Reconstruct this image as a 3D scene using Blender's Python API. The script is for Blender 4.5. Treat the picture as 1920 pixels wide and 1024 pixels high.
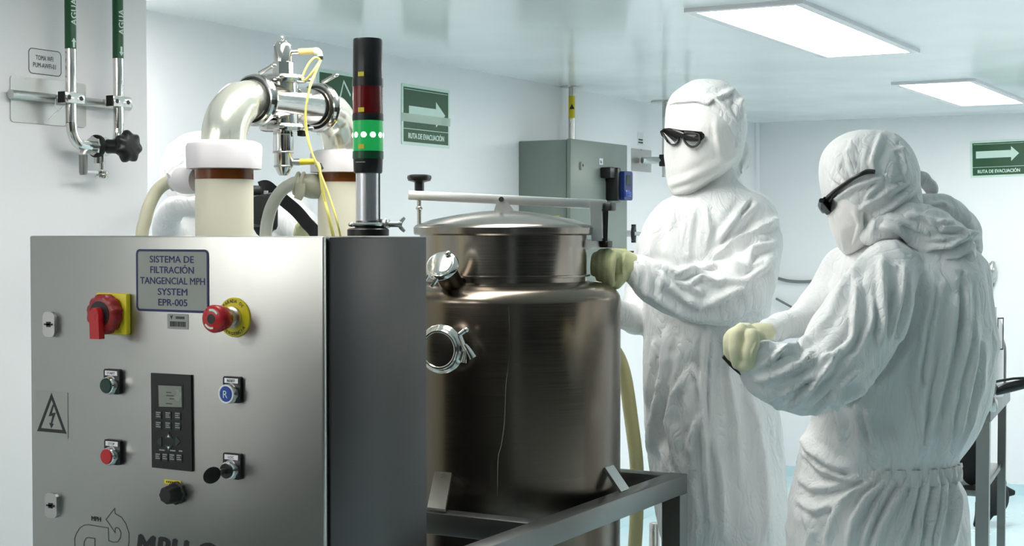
import bpy, bmesh, math, random
import numpy as np
from mathutils import Vector, Matrix

random.seed(7)
scene = bpy.context.scene
for o in list(bpy.data.objects):
    bpy.data.objects.remove(o)
COL = scene.collection

# ------------------------------------------------------------------ camera
FPX = 2796.0                       # focal length in pixels of the 1920 wide frame
CAMH = 1.48
CAM = Vector((0, 0, CAMH))
YAW = math.radians(29.16)
PITCH = math.atan(77.0 / FPX)
_f = Vector((-math.sin(YAW), math.cos(YAW), 0))
RGT = Vector((math.cos(YAW), math.sin(YAW), 0))
FWD = (_f * math.cos(PITCH) + Vector((0, 0, -1)) * math.sin(PITCH)).normalized()
UPV = RGT.cross(FWD).normalized()
cd = bpy.data.cameras.new('view_point')
cd.sensor_width = 36.0
cd.lens = FPX / 1920.0 * 36.0
cd.clip_start = 0.05
co = bpy.data.objects.new('view_point', cd)
COL.objects.link(co)
m = Matrix.Identity(4)
for i, v in enumerate((RGT, UPV, -FWD)):
    m[0][i], m[1][i], m[2][i] = v
m.translation = CAM
co.matrix_world = m
scene.camera = co

# ------------------------------------------------------------------ world, exposure
scene.view_settings.view_transform = 'Standard'
scene.view_settings.look = 'None'
scene.view_settings.gamma = 1.0
scene.view_settings.use_curve_mapping = False
scene.view_settings.exposure = 0.0
w = bpy.data.worlds.new('world')
scene.world = w
w.use_nodes = True
w.node_tree.nodes['Background'].inputs[0].default_value = (0.8, 0.88, 0.9, 1)
w.node_tree.nodes['Background'].inputs[1].default_value = 0.05
PANEL_POWER = 22.0                 # emission of the ceiling light diffusers

# ------------------------------------------------------------------ helpers: rays
def ray(px, py):
    return FWD + RGT * ((px - 960.0) / FPX) + UPV * ((512.0 - py) / FPX)
def P(px, py, d):
    return CAM + ray(px, py) * d
def on_x(px, py, x):
    r = ray(px, py); return CAM + r * (x / r.x)
def on_y(px, py, y):
    r = ray(px, py); return CAM + r * (y / r.y)
def on_z(px, py, z):
    r = ray(px, py); return CAM + r * ((z - CAM.z) / r.z)
def dep(p):
    return (p - CAM).dot(FWD)
def V(*a): return Vector(a)

# ------------------------------------------------------------------ helpers: objects
def srgb(r, g, b):
    def c(v):
        v /= 255.0
        return v / 12.92 if v <= 0.04045 else ((v + 0.055) / 1.055) ** 2.4
    return (c(r), c(g), c(b), 1)

def root_loc(o):
    loc = Vector((0, 0, 0))
    while o is not None:
        loc += o.location; o = o.parent
    return loc

def tag(o, label, cat, group=None):
    o['label'] = label; o['category'] = cat
    if group: o['group'] = group
    return o

def thing(name, loc, label, cat, group=None):
    o = bpy.data.objects.new(name, None)
    o.empty_display_size = 0.05
    COL.objects.link(o)
    o.location = loc
    return tag(o, label, cat, group)

def link_mesh(name, me, mat, parent=None, loc=None, smooth=40):
    o = bpy.data.objects.new(name, me)
    COL.objects.link(o)
    if parent is not None:
        L = root_loc(parent); o.parent = parent
    else:
        L = loc if loc is not None else Vector((0, 0, 0)); o.location = L
    if L.length > 0:
        me.transform(Matrix.Translation(-L))
    if mat is not None:
        me.materials.clear(); me.materials.append(mat)
    me.polygons.foreach_set('use_smooth', [True] * len(me.polygons))
    me.set_sharp_from_angle(angle=math.radians(smooth))
    me.update()
    return o

class MB:
    """collects shapes in world coordinates, links them as one mesh object"""
    def __init__(self): self.v = []; self.f = []
    def add(self, vs, fs):
        n = len(self.v)
        self.v += [tuple(p) for p in vs]
        self.f += [tuple(n + i for i in f) for f in fs]
        return self
    def box(self, lo, hi, M=None, bev=0.0):
        lo, hi = Vector(lo), Vector(hi)
        if bev <= 0:
            vs = [V(x, y, z) for x in (lo.x, hi.x) for y in (lo.y, hi.y) for z in (lo.z, hi.z)]
            fs = [(0, 1, 3, 2), (4, 6, 7, 5), (0, 4, 5, 1), (2, 3, 7, 6), (0, 2, 6, 4), (1, 5, 7, 3)]
        else:
            bm = bmesh.new()
            bmesh.ops.create_cube(bm, size=1.0)
            c, s = (lo + hi) / 2, hi - lo
            for v in bm.verts: v.co = V(v.co.x * s.x + c.x, v.co.y * s.y + c.y, v.co.z * s.z + c.z)
            bmesh.ops.bevel(bm, geom=list(bm.edges), offset=bev, segments=2, affect='EDGES', profile=0.5)
            bm.verts.index_update()
            vs = [v.co.copy() for v in bm.verts]; fs = [[v.index for v in f.verts] for f in bm.faces]
            bm.free()
        if M is not None: vs = [M @ v for v in vs]
        return self.add(vs, fs)
    def rings(self, rings, cap=True, closed=False):
        n = len(rings[0]); vs = [p for r in rings for p in r]; fs = []
        R = len(rings)
        for i in range(R if closed else R - 1):
            j = (i + 1) % R
            for k in range(n):
                l = (k + 1) % n
                fs.append((i * n + k, i * n + l, j * n + l, j * n + k))
        if cap and not closed:
            fs.append(tuple(range(n))[::-1]); fs.append(tuple((R - 1) * n + k for k in range(n)))
        return self.add(vs, fs)
    def cyl(self, p0, p1, r0, r1=None, seg=24, cap=True):
        return self.lathe(p0, p1, [(0, r0), (1, r0 if r1 is None else r1)], seg, cap, rel=True)
    def lathe(self, p0, p1, prof, seg=32, cap=True, rel=False, wob=None):
        """prof: (distance along p0->p1, radius); rel: distance as a share of the length"""
        p0, p1 = Vector(p0), Vector(p1)
        ax = (p1 - p0); L = ax.length; ax.normalize()
        a = ax.orthogonal().normalized(); b = ax.cross(a)
        rg = []
        for h, r in prof:
            c = p0 + ax * (h * L if rel else h)
            rg.append([c + (a * math.cos(t) + b * math.sin(t)) * max(r, 1e-5) * (1 + (wob(t) if wob else 0)) for t in [2 * math.pi * k / seg for k in range(seg)]])
        return self.rings(rg, cap)
    def tube(self, pts, r, seg=12, sub=6, cap=True, closed=False):
        pts = [Vector(p) for p in pts]
        rs = r if isinstance(r, (list, tuple)) else [r] * len(pts)
        if sub > 1: pts, rs = spline(pts, rs, sub, closed)
        up = None; rg = []
        for i, p in enumerate(pts):
            if closed: t = pts[(i + 1) % len(pts)] - pts[i - 1]
            else: t = pts[min(i + 1, len(pts) - 1)] - pts[max(i - 1, 0)]
            t.normalize()
            if up is None: up = t.orthogonal().normalized()
            up = (up - t * up.dot(t)).normalized(); s = t.cross(up)
            rg.append([p + (up * math.cos(a) + s * math.sin(a)) * rs[i] for a in [2 * math.pi * k / seg for k in range(seg)]])
        return self.rings(rg, cap, closed)
    def torus(self, c, ax, R, r, seg=32, ms=10):
        c, ax = Vector(c), Vector(ax).normalized(); a = ax.orthogonal().normalized(); b = ax.cross(a)
        rg = []
        for k in range(seg):
            t = 2 * math.pi * k / seg; d = a * math.cos(t) + b * math.sin(t)
            rg.append([c + d * R + (d * math.cos(u) + ax * math.sin(u)) * r for u in [2 * math.pi * j / ms for j in range(ms)]])
        return self.rings(rg, False, True)
    def prism(self, outline, n, depth):
        """outline: world points; extruded along n by depth"""
        n = Vector(n).normalized() * depth; k = len(outline)
        a = [Vector(p) for p in outline]; b = [p + n for p in a]
        fs = [tuple(range(k))[::-1], tuple(range(k, 2 * k))] + [(i, (i + 1) % k, k + (i + 1) % k, k + i) for i in range(k)]
        return self.add(a + b, fs)
    def ell(self, c, a, b, d, seg=24, rg=14):
        c = Vector(c); rings = []
        for i in range(1, rg):
            ph = math.pi * i / rg
            rings.append([c + a * math.sin(ph) * math.cos(t) + b * math.sin(ph) * math.sin(t) + d * math.cos(ph) for t in [2 * math.pi * k / seg for k in range(seg)]])
        return self.rings(rings, True)
    def mesh(self, name):
        me = bpy.data.meshes.new(name)
        me.from_pydata(self.v, [], self.f)
        bm = bmesh.new(); bm.from_mesh(me)
        bmesh.ops.recalc_face_normals(bm, faces=bm.faces)
        bm.to_mesh(me); bm.free()
        return me
    def build(self, name, mat, parent=None, loc=None, smooth=40):
        return link_mesh(name, self.mesh(name), mat, parent, loc, smooth)

def spline(pts, rs, sub, closed=False):
    op, orr = [], []; n = len(pts)
    def g(a, i): return a[i % n] if closed else a[max(0, min(n - 1, i))]
    for i in range(n if closed else n - 1):
        for k in range(sub):
            t = k / sub
            w0 = -t ** 3 + 2 * t ** 2 - t; w1 = 3 * t ** 3 - 5 * t ** 2 + 2; w2 = -3 * t ** 3 + 4 * t ** 2 + t; w3 = t ** 3 - t ** 2
            op.append((g(pts, i - 1) * w0 + g(pts, i) * w1 + g(pts, i + 1) * w2 + g(pts, i + 2) * w3) * 0.5)
            orr.append((g(rs, i - 1) * w0 + g(rs, i) * w1 + g(rs, i + 1) * w2 + g(rs, i + 2) * w3) * 0.5)
    if not closed: op.append(pts[-1].copy()); orr.append(rs[-1])
    return op, orr

def frame(o, x, n):
    """matrix with local x, local y (up), local z = n"""
    x, n = Vector(x).normalized(), Vector(n).normalized(); y = n.cross(x)
    M = Matrix.Identity(4)
    for i, v in enumerate((x, y, n)): M[0][i], M[1][i], M[2][i] = v
    M.translation = Vector(o); return M

def rrect(cx, cy, wd, ht, r, seg=5):
    out = []
    for sx, sy, a0 in ((1, 1, 0), (-1, 1, 90), (-1, -1, 180), (1, -1, 270)):
        for k in range(seg + 1):
            a = math.radians(a0 + 90 * k / seg)
            out.append((cx + sx * (wd / 2 - r) + r * math.cos(a), cy + sy * (ht / 2 - r) + r * math.sin(a)))
    return out

def ribbon(pts2, M, wd, h=0.0004, closed=False):
    """a flat raised line of width wd through 2d points in the plane of M"""
    mb = MB(); n = len(pts2)
    P2 = [Vector(p) for p in pts2]; L = []; R = []
    for i in range(n):
        if closed: a, b = P2[i] - P2[i - 1], P2[(i + 1) % n] - P2[i]
        else: a, b = P2[i] - P2[max(i - 1, 0)], P2[min(i + 1, n - 1)] - P2[i]
        if a.length < 1e-9: a = b
        if b.length < 1e-9: b = a
        a.normalize(); b.normalize(); t = (a + b)
        if t.length < 1e-6: t = a
        t.normalize(); nn = Vector((-t.y, t.x)); k = min(2.0, 1 / max(0.4, nn.dot(Vector((-a.y, a.x)))))
        L.append(P2[i] + nn * wd / 2 * k); R.append(P2[i] - nn * wd / 2 * k)
    rg = [[M @ V(l.x, l.y, 0), M @ V(r.x, r.y, 0), M @ V(r.x, r.y, h), M @ V(l.x, l.y, h)] for l, r in zip(L, R)]
    mb.rings(rg, True, closed); return mb

def text(name, s, M, size, mat, parent, wfit=None, hfit=None, align='CENTER', bold=0.0, ext=0.0003, spacing=1.0, shear=0.0):
    """lettering as a mesh; wfit / hfit: width and cap height in metres, lower left or centre at M's origin (baseline)"""
    cu = bpy.data.curves.new(name, 'FONT'); cu.body = s; cu.size = 1.0; cu.offset = 0.0; cu.extrude = 0.0
    cu.space_character = spacing; cu.shear = shear; cu.resolution_u = 3
    to = bpy.data.objects.new(name, cu); COL.objects.link(to)
    dg = bpy.context.evaluated_depsgraph_get(); dg.update()
    me = bpy.data.meshes.new_from_object(to.evaluated_get(dg))
    bpy.data.objects.remove(to); bpy.data.curves.remove(cu)
    n = len(me.vertices); a = np.empty(n * 3); me.vertices.foreach_get('co', a); a = a.reshape(-1, 3)
    x0, x1 = a[:, 0].min(), a[:, 0].max(); capH = 0.72
    sx = (wfit / (x1 - x0)) if wfit else size
    sy = (hfit / capH) if hfit else (size if not wfit else sx)
    if wfit is None and hfit: sx = sy
    off = {'CENTER': (x0 + x1) / 2, 'LEFT': x0}[align]
    a[:, 0] = (a[:, 0] - off) * sx; a[:, 1] *= sy; a[:, 2] = ext
    if bold > 0:                      # heavier strokes: the letters laid over themselves, shifted sideways
        fs = [tuple(f.vertices) for f in me.polygons]; b = bold * 2.0
        vs = []; ff = []
        for k, (ox, oy) in enumerate(((0, 0), (-b, 0), (b, 0), (0, b * .5), (0, -b * .5))):
            q = a.copy(); q[:, 0] += ox * sx; q[:, 1] += oy * sy; q[:, 2] += k * 1e-5
            vs.append(q); ff += [tuple(i + k * n for i in f) for f in fs]
        me2 = bpy.data.meshes.new(name); me2.from_pydata(np.concatenate(vs).tolist(), [], ff); bpy.data.meshes.remove(me); me = me2
    else:
        me.vertices.foreach_set('co', a.ravel())
    me.transform(M); me.update()
    return link_mesh(name, me, mat, parent)

def copy_tree(o, parent=None):
    c = o.copy(); COL.objects.link(c)
    if parent is not None: c.parent = parent
    for ch in list(o.children): copy_tree(ch, c)
    return c

# ------------------------------------------------------------------ materials
def mat(name, col, rough=0.5, metal=0.0, **kw):
    mt = bpy.data.materials.new(name); mt.use_nodes = True
    nt = mt.node_tree; b = nt.nodes['Principled BSDF']
    b.inputs['Base Color'].default_value = col if len(col) == 4 else (*col, 1)
    b.inputs['Roughness'].default_value = rough; b.inputs['Metallic'].default_value = metal
    for k, v in kw.items():
        b.inputs[k].default_value = v
    return mt

def vary(mt, scale=(1, 1, 1), amt_col=0.06, amt_rough=0.08, bump=0.0, detail=4.0, nscale=8.0, bdist=0.002):
    """procedural variation of colour, gloss and relief by one noise in object space"""
    nt = mt.node_tree; b = nt.nodes['Principled BSDF']; N = nt.nodes.new; L = nt.links.new
    tc = N('ShaderNodeTexCoord'); mp = N('ShaderNodeMapping'); mp.inputs['Scale'].default_value = scale
    no = N('ShaderNodeTexNoise'); no.inputs['Scale'].default_value = nscale; no.inputs['Detail'].default_value = detail
    L(tc.outputs['Object'], mp.inputs['Vector']); L(mp.outputs['Vector'], no.inputs['Vector'])
    if amt_col:
        c = b.inputs['Base Color'].default_value[:]
        mx = N('ShaderNodeMix'); mx.data_type = 'RGBA'
        mx.inputs[6].default_value = [max(0, v * (1 - amt_col)) for v in c[:3]] + [1]
        mx.inputs[7].default_value = [min(1, v * (1 + amt_col)) for v in c[:3]] + [1]
        L(no.outputs['Fac'], mx.inputs[0]); L(mx.outputs[2], b.inputs['Base Color'])
    if amt_rough:
        r = b.inputs['Roughness'].default_value
        mr = N('ShaderNodeMapRange'); mr.inputs['To Min'].default_value = max(0.02, r - amt_rough); mr.inputs['To Max'].default_value = r + amt_rough
        mr.inputs['From Min'].default_value = 0.3; mr.inputs['From Max'].default_value = 0.7
        L(no.outputs['Fac'], mr.inputs['Value']); L(mr.outputs['Result'], b.inputs['Roughness'])
    if bump:
        bp = N('ShaderNodeBump'); bp.inputs['Strength'].default_value = bump; bp.inputs['Distance'].default_value = bdist
        L(no.outputs['Fac'], bp.inputs['Height']); L(bp.outputs['Normal'], b.inputs['Normal'])
    return mt

def plain(name, col, rough=0.45, metal=0.0, **kw):
    return vary(mat(name, col, rough, metal, **kw), amt_col=0.04, amt_rough=0.05, nscale=30)

M_WALL = vary(mat('wall paint', srgb(240, 240, 242), 0.34), amt_col=0.012, amt_rough=0.02, bump=0.0, nscale=2.5)
M_CEIL = vary(mat('glossy ceiling panel', srgb(240, 244, 243), 0.16), amt_col=0.015, amt_rough=0.05, bump=0.02, nscale=1.6, bdist=0.004)
M_FLOOR = vary(mat('blue vinyl floor', srgb(200, 226, 232), 0.25), amt_col=0.02, amt_rough=0.03, nscale=3)
M_DARKWALL = vary(mat('dark wall cladding', srgb(88, 82, 74), 0.6), amt_col=0.15, nscale=2)
M_REFLDARK = mat('dark reflection panel', srgb(18, 20, 22), 0.08)
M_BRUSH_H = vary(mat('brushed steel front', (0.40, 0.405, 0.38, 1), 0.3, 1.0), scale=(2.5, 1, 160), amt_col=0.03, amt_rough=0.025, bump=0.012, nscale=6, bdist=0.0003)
M_BRUSH_S = vary(mat('brushed steel dark reflection', (0.075, 0.074, 0.074, 1), 0.36, 1.0), scale=(1, 160, 2.5), amt_col=0.04, amt_rough=0.03, bump=0.015, nscale=6, bdist=0.0003)  # same steel as the front; dark reflections are put into the base colour
M_TANK = vary(mat('tank steel', (0.19, 0.16, 0.13, 1), 0.24, 1.0), scale=(1, 1, 70), amt_col=0.04, amt_rough=0.03, bump=0.01, nscale=5, bdist=0.0003)  # the room's dark reflections are put into this base colour
M_NECK = vary(mat('tank neck steel', (0.30, 0.275, 0.245, 1), 0.22, 1.0), scale=(1, 1, 70), amt_col=0.04, amt_rough=0.03, bump=0.01, nscale=5, bdist=0.0003)  # lighter copy of the tank steel, brighter reflections put into the colour
M_POL = vary(mat('polished steel', (0.72, 0.71, 0.68, 1), 0.12, 1.0), amt_col=0.05, amt_rough=0.05, nscale=20)
M_POLW = vary(mat('polished steel elbow', (0.88, 0.87, 0.76, 1), 0.2, 0.8), amt_col=0.05, amt_rough=0.05, nscale=20)
M_STEEL = vary(mat('satin steel', (0.55, 0.55, 0.53, 1), 0.3, 1.0), amt_col=0.03, amt_rough=0.03, nscale=25)
M_FRAME = vary(mat('dark frame steel', (0.24, 0.25, 0.245, 1), 0.36, 1.0), amt_col=0.04, amt_rough=0.03, nscale=12)
M_BLACK = plain('black plastic', srgb(12, 15, 15), 0.38)
M_BLACKM = plain('matt black rubber', srgb(16, 20, 18), 0.6)
M_CLOTHBLK = plain('black webbing', srgb(14, 18, 18), 0.8)
M_WHITEP = plain('white plastic', srgb(232, 228, 230), 0.35)
M_CREAM = vary(mat('cream filter cartridge', srgb(236, 231, 208), 0.4), amt_col=0.04, nscale=14)
M_AMBER = mat('amber end ring', srgb(122, 62, 14), 0.2)
M_HOSE = plain('cream silicone hose', srgb(222, 218, 190), 0.4)
M_HOSEY = plain('yellowed hose', srgb(206, 200, 150), 0.4)
M_YEL = plain('yellow plastic', srgb(214, 196, 30), 0.4)
M_CABLE = plain('pale yellow cable', srgb(228, 218, 120), 0.45)
M_BOOT = plain('pale orange connector', srgb(226, 205, 130), 0.45)
M_RED = plain('red plastic', srgb(176, 26, 34), 0.3)
M_DRED = plain('dark red plastic', srgb(134, 22, 26), 0.4)
M_REDLENS = mat('red lens', srgb(104, 8, 14), 0.15)
M_GREEN = plain('sign green', srgb(6, 74, 40), 0.4)
M_DGREEN = plain('pipe label green', srgb(14, 84, 48), 0.4)
M_SIGNW = plain('sign white', srgb(204, 228, 216), 0.35)
M_NAVY = plain('navy print', srgb(22, 36, 84), 0.5)
M_INK = plain('black print', srgb(24, 26, 28), 0.5)
M_GREYINK = plain('etched grey print', srgb(58, 60, 55), 0.5)
M_PALE = plain('pale sticker', srgb(146, 149, 143), 0.5)
M_PAPER = plain('white label', srgb(228, 230, 232), 0.5)
M_LCD = plain('grey display', srgb(124, 130, 120), 0.25)
M_KEY = plain('grey key', srgb(40, 50, 52), 0.5)
M_BLUE = plain('blue plastic', srgb(20, 62, 150), 0.3)
M_DGRN = plain('dark green button', srgb(18, 48, 38), 0.3)
M_BOX = vary(mat('grey enclosure paint', srgb(122, 132, 125), 0.4), amt_col=0.03, nscale=4)
M_CHROME = mat('chrome', (0.86, 0.86, 0.86, 1), 0.08, 1.0)

M_DIFF = bpy.data.materials.new('lamp diffuser'); M_DIFF.use_nodes = True
_b = M_DIFF.node_tree.nodes['Principled BSDF']
_b.inputs['Base Color'].default_value = (0.9, 0.9, 0.9, 1)
_b.inputs['Emission Color'].default_value = (1, 0.985, 0.945, 1); _b.inputs['Emission Strength'].default_value = PANEL_POWER

M_DIM = M_DIFF.copy(); M_DIM.name = 'dim lamp diffuser'
M_DIM.node_tree.nodes['Principled BSDF'].inputs['Emission Strength'].default_value = PANEL_POWER * 0.6

def cloth(name, col, weave=True, bump=0.35):
    mt = mat(name, col, 0.75)
    nt = mt.node_tree; b = nt.nodes['Principled BSDF']; N = nt.nodes.new; L = nt.links.new
    b.inputs['Sheen Weight'].default_value = 0.1
    tc = N('ShaderNodeTexCoord')
    n1 = N('ShaderNodeTexNoise'); n1.inputs['Scale'].default_value = 16; n1.inputs['Detail'].default_value = 2; n1.inputs['Distortion'].default_value = 1.4
    mp = N('ShaderNodeMapping'); mp.inputs['Scale'].default_value = (1.6, 1.6, 0.7); mp.inputs['Rotation'].default_value = (0.3, 0.4, 0)
    L(tc.outputs['Object'], mp.inputs[0]); L(mp.outputs[0], n1.inputs['Vector'])
    # creases: sharp valleys where the noise passes its middle
    s1 = N('ShaderNodeMath'); s1.operation = 'SUBTRACT'; s1.inputs[1].default_value = 0.5
    a1 = N('ShaderNodeMath'); a1.operation = 'ABSOLUTE'
    p1 = N('ShaderNodeMath'); p1.operation = 'POWER'; p1.inputs[1].default_value = 0.6
    L(n1.outputs['Fac'], s1.inputs[0]); L(s1.outputs[0], a1.inputs[0]); L(a1.outputs[0], p1.inputs[0])
    n2 = N('ShaderNodeTexNoise'); n2.inputs['Scale'].default_value = 420; n2.inputs['Detail'].default_value = 1
    L(tc.outputs['Object'], n2.inputs['Vector'])
    ad = N('ShaderNodeMath'); ad.operation = 'MULTIPLY_ADD'; ad.inputs[1].default_value = 0.06 if weave else 0.02
    L(n2.outputs['Fac'], ad.inputs[0]); L(p1.outputs[0], ad.inputs[2])
    bp = N('ShaderNodeBump'); bp.inputs['Strength'].default_value = bump; bp.inputs['Distance'].default_value = 0.012
    L(ad.outputs[0], bp.inputs['Height']); L(bp.outputs['Normal'], b.inputs['Normal'])
    return mt
M_SUIT = cloth('white cleanroom fabric', srgb(229, 231, 231), bump=.42)
M_VEIL = cloth('white mask fabric', srgb(228, 228, 225), bump=0.15)
M_GLOVE = cloth('cream latex', srgb(214, 212, 178), weave=False, bump=0.1)
M_GLOVEY = cloth('yellowish latex', srgb(198, 199, 154), weave=False, bump=0.15)

def glass(name, col, rough=0.05):
    return mat(name, col, rough, 0.0, **{'Transmission Weight': 1.0, 'IOR': 1.45})
M_GLASSDK = mat('smoked lens', (0.006, 0.008, 0.008, 1), 0.06, 0.0, **{'Transmission Weight': 0.35})
M_GLASSCL = glass('clear lens', (0.82, 0.86, 0.84, 1), 0.03)

# ------------------------------------------------------------------ the setting
CEIL = 2.145; XL = -3.146; XN = -2.6; YB = 8.7; YN = 2.80; XR = 2.4; YF = -2.6
def struct(name, mb, mt):
    o = mb.build(name, mt); o['kind'] = 'structure'; return o
T = 0.1
struct('floor', MB().box((XL - T, YF - T, -T), (XR + T, YB + T, 0)), M_FLOOR)
struct('ceiling', MB().box((XL - T, YF - T, CEIL), (XR + T, YB + T, CEIL + T)), M_CEIL)
struct('wall_left', MB().box((XL - T, YN, 0), (XL, YB + T, CEIL)), M_WALL)
struct('wall_left_near', MB().box((XL - T, YF - T, 0), (XN, YN, CEIL)), M_WALL)
struct('wall_back', MB().box((XL, YB, 0), (XR, YB + T, CEIL)), M_WALL)
struct('wall_right', MB().box((XR, YF, 0), (XR + T, YB + T, CEIL)), M_WALL)
struct('reflection_panel_1', MB().box((XR - 0.02, -1.2, 0.55), (XR, 5.4, 1.95)), M_REFLDARK)  # made-up dark pane out of view, added so the steel reflects dark
struct('wall_front', MB().box((XN, YF - T, 0), (XR, YF, CEIL)), M_DARKWALL)
struct('baseboard_back', MB().box((XL, YB - 0.012, 0), (XR, YB, 0.06)), M_FLOOR)
struct('baseboard_left', MB().box((XL, YN, 0), (XL + 0.012, YB - 0.012, 0.06)), M_FLOOR)
struct('trim_1', MB().cyl((XL + 0.005, YB - 0.005, 0.06), (XL + 0.005, YB - 0.005, CEIL), 0.02, seg=16), M_WALL)

# ------------------------------------------------------------------ ceiling lights
def ceiling_light(x0, x1, y0, y1, label, glow=None):
    c = V((x0 + x1) / 2, (y0 + y1) / 2, CEIL)
    t = thing('ceiling_light', c, label, 'ceiling light', 'recessed ceiling light panels')
    fw = 0.03
    fb = MB()
    for a in ((x0 - fw, y0 - fw, x1 + fw, y0), (x0 - fw, y1, x1 + fw, y1 + fw), (x0 - fw, y0, x0, y1), (x1, y0, x1 + fw, y1)):
        fb.box((a[0], a[1], CEIL - 0.012), (a[2], a[3], CEIL))
    fb.build('frame', M_WHITEP, t)
    MB().box((x0, y0, CEIL - 0.008), (x1, y1, CEIL - 0.001)).build('diffuser', glow or M_DIFF, t)
    return t
l1 = ceiling_light(-1.695, -1.39, 4.17, 5.46, 'large bright ceiling panel above the two standing people, the nearer one in view')
l2 = ceiling_light(-1.74, -1.435, 6.66, 7.90, 'smaller looking bright ceiling panel further off, above the right green arrow sign')
l3 = ceiling_light(-1.695, -1.39, 1.72, 3.01, 'dimmer ceiling light panel above the tank, out of view', M_DIM)
l4 = ceiling_light(-3.00, -2.63, 2.83, 3.16, 'small unseen fill light above the person with the camera, added to brighten the left wall', M_DIM)  # no such lamp known; added to lift the left wall
for (x, y) in ((-2.30, 0.0), (-1.54, -0.1), (0.9, 7.2), (0.9, 4.8)):  # one panel continues the visible row; the others are added fill
    c = copy_tree(l1 if y > 1 else l3); c.location = V(x, y, CEIL); c['label'] = 'unseen ceiling light panel, one of a set mostly added to brighten the room'

# ------------------------------------------------------------------ control cabinet
YC = 1.768                                   # front face of the door
pTR = on_y(605, 443, YC); pTL = on_y(55, 444, YC)
XC1, XC0 = pTR.x, pTL.x; ZC1 = pTR.z; YC2 = YC + 0.285; ZC0 = 0.62
cab = thing('control_cabinet', V((XC0 + XC1) / 2, (YC + YC2) / 2, 0), 'brushed stainless steel control cabinet covered in buttons and stickers', 'control cabinet')
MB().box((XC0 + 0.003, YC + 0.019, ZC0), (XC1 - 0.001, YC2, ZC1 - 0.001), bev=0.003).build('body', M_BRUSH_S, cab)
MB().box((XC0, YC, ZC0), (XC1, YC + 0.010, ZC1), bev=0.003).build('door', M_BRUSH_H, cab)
MB().box((XC0 + 0.006, YC + 0.010, ZC0 + 0.006), (XC1 - 0.005, YC + 0.019, ZC1 - 0.004)).build('door_gap_fill', M_BLACKM, cab)  # black filler behind the door edge, standing in for shade in the gap
for sx in (XC0 + 0.03, XC1 - 0.03):
    for sy in (YC + 0.06, YC2 - 0.03):
        MB().box((sx - 0.02, sy - 0.02, 0), (sx + 0.02, sy + 0.02, ZC0)).build('leg', M_FRAME, cab)

def cf(px, py): return on_y(px, py, YC)
def CF(px, py, out=0.0):                      # frame on the cabinet door
    return frame(cf(px, py) + V(0, -out, 0), (1, 0, 0), (0, -1, 0))
def loc2(M, px, py):
    p = M.inverted() @ cf(px, py); return (p.x, p.y)

# latches
for px, py, lb in ((96, 608, 'upper'), (100, 947, 'lower')):
    M = CF(px, py)
    o = MB().prism([M @ V(x, y, 0) for x, y in rrect(0, 0, 0.027, 0.041, 0.009)], (0, -1, 0), 0.006).build('latch', M_STEEL, cab)
    k = MB().lathe(M @ V(0, 0, 0.006), M @ V(0, 0, 0.0075), [(0, 0.006), (0.0012, 0.006)], seg=4)
    k.box((-0.009, -0.0015, 0.0062), (0.009, 0.0015, 0.0072), M=M)
    k.build('keyhole', M_BLACK, o)

# rotary main switch
M = CF(217, 588)
rs = MB().box((-0.033, -0.033, 0), (0.033, 0.033, 0.011), M=M, bev=0.003).build('rotary_switch', M_YEL, cab)
MB().lathe(M @ V(-0.002, 0, 0.011), M @ V(-0.002, 0, 0.034), [(0, 0.026), (0.004, 0.031), (0.018, 0.0315), (0.021, 0.029), (0.023, 0.025)], seg=64,
           wob=lambda t: 0.03 * (1 if math.cos(12 * t) > 0 else -1)).build('knob', M_DRED, rs)
MB().lathe(M @ V(-0.002, 0, 0.034), M @ V(-0.002, 0, 0.0348), [(0, 0.021), (0.0008, 0.021)], seg=32).build('recess', M_BLACK, rs)
h = MB(); h.prism([M @ V(x, y, 0.034) for x, y in ((-0.012, 0.004), (-0.006, 0.011), (0.003, 0.011), (0.007, 0.004), (0.009, -0.038), (-0.011, -0.038))], (0, -1, 0), 0.012)
h.build('handle', M_RED, rs)

# emergency stop
M = CF(441, 595)
es = MB().lathe(M @ V(0, 0, 0), M @ V(0, 0, 0.004), [(0, 0.030), (0.003, 0.030), (0.004, 0.029)], seg=48).build('emergency_stop', M_YEL, cab)
MB().lathe(M @ V(0, 0, 0.004), M @ V(0, 0, 0.03), [(0, 0.0165), (0.006, 0.0165), (0.007, 0.0125), (0.026, 0.0125)], seg=32).build('collar', M_STEEL, es)
MB().lathe(M @ V(0, 0, 0.022), M @ V(0, 0, 0.055), [(0, 0.013), (0.003, 0.017), (0.018, 0.0205), (0.027, 0.021), (0.031, 0.019), (0.033, 0.015)], seg=40).build('push_head', M_RED, es)
MB().lathe(M @ V(0, 0, 0.055), M @ V(0, 0, 0.0554), [(0, 0.0075), (0.0004, 0.0075)], seg=20).build('centre_mark', M_BLACK, es)
for a0, a1 in ((35, 110), (215, 290)):
    ribbon([(0.0135 * math.cos(math.radians(a)), 0.0135 * math.sin(math.radians(a))) for a in range(a0, a1, 5)], M @ Matrix.Translation((0, 0, 0.055)), 0.003).build('arrow_mark', M_SIGNW, es)
def arc_text(s, r, a0, a1, flip):
    for i, ch in enumerate(s):
        if ch == ' ': continue
        a = math.radians(a0 + (a1 - a0) * i / (len(s) - 1))
        R = Matrix.Rotation(a - math.pi / 2 + (math.pi if flip else 0), 4, 'Z')
        rr = r + (0.0045 if flip else 0)
        text('lettering', ch, M @ Matrix.Translation((rr * math.cos(a), rr * math.sin(a), 0.0042)) @ R, 0.0068, M_INK, es, bold=0.01)
arc_text('PARADA DE', 0.0225, 135, 45, False)
arc_text('EMERGENCIA', 0.0225, 218, 322, True)

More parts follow.
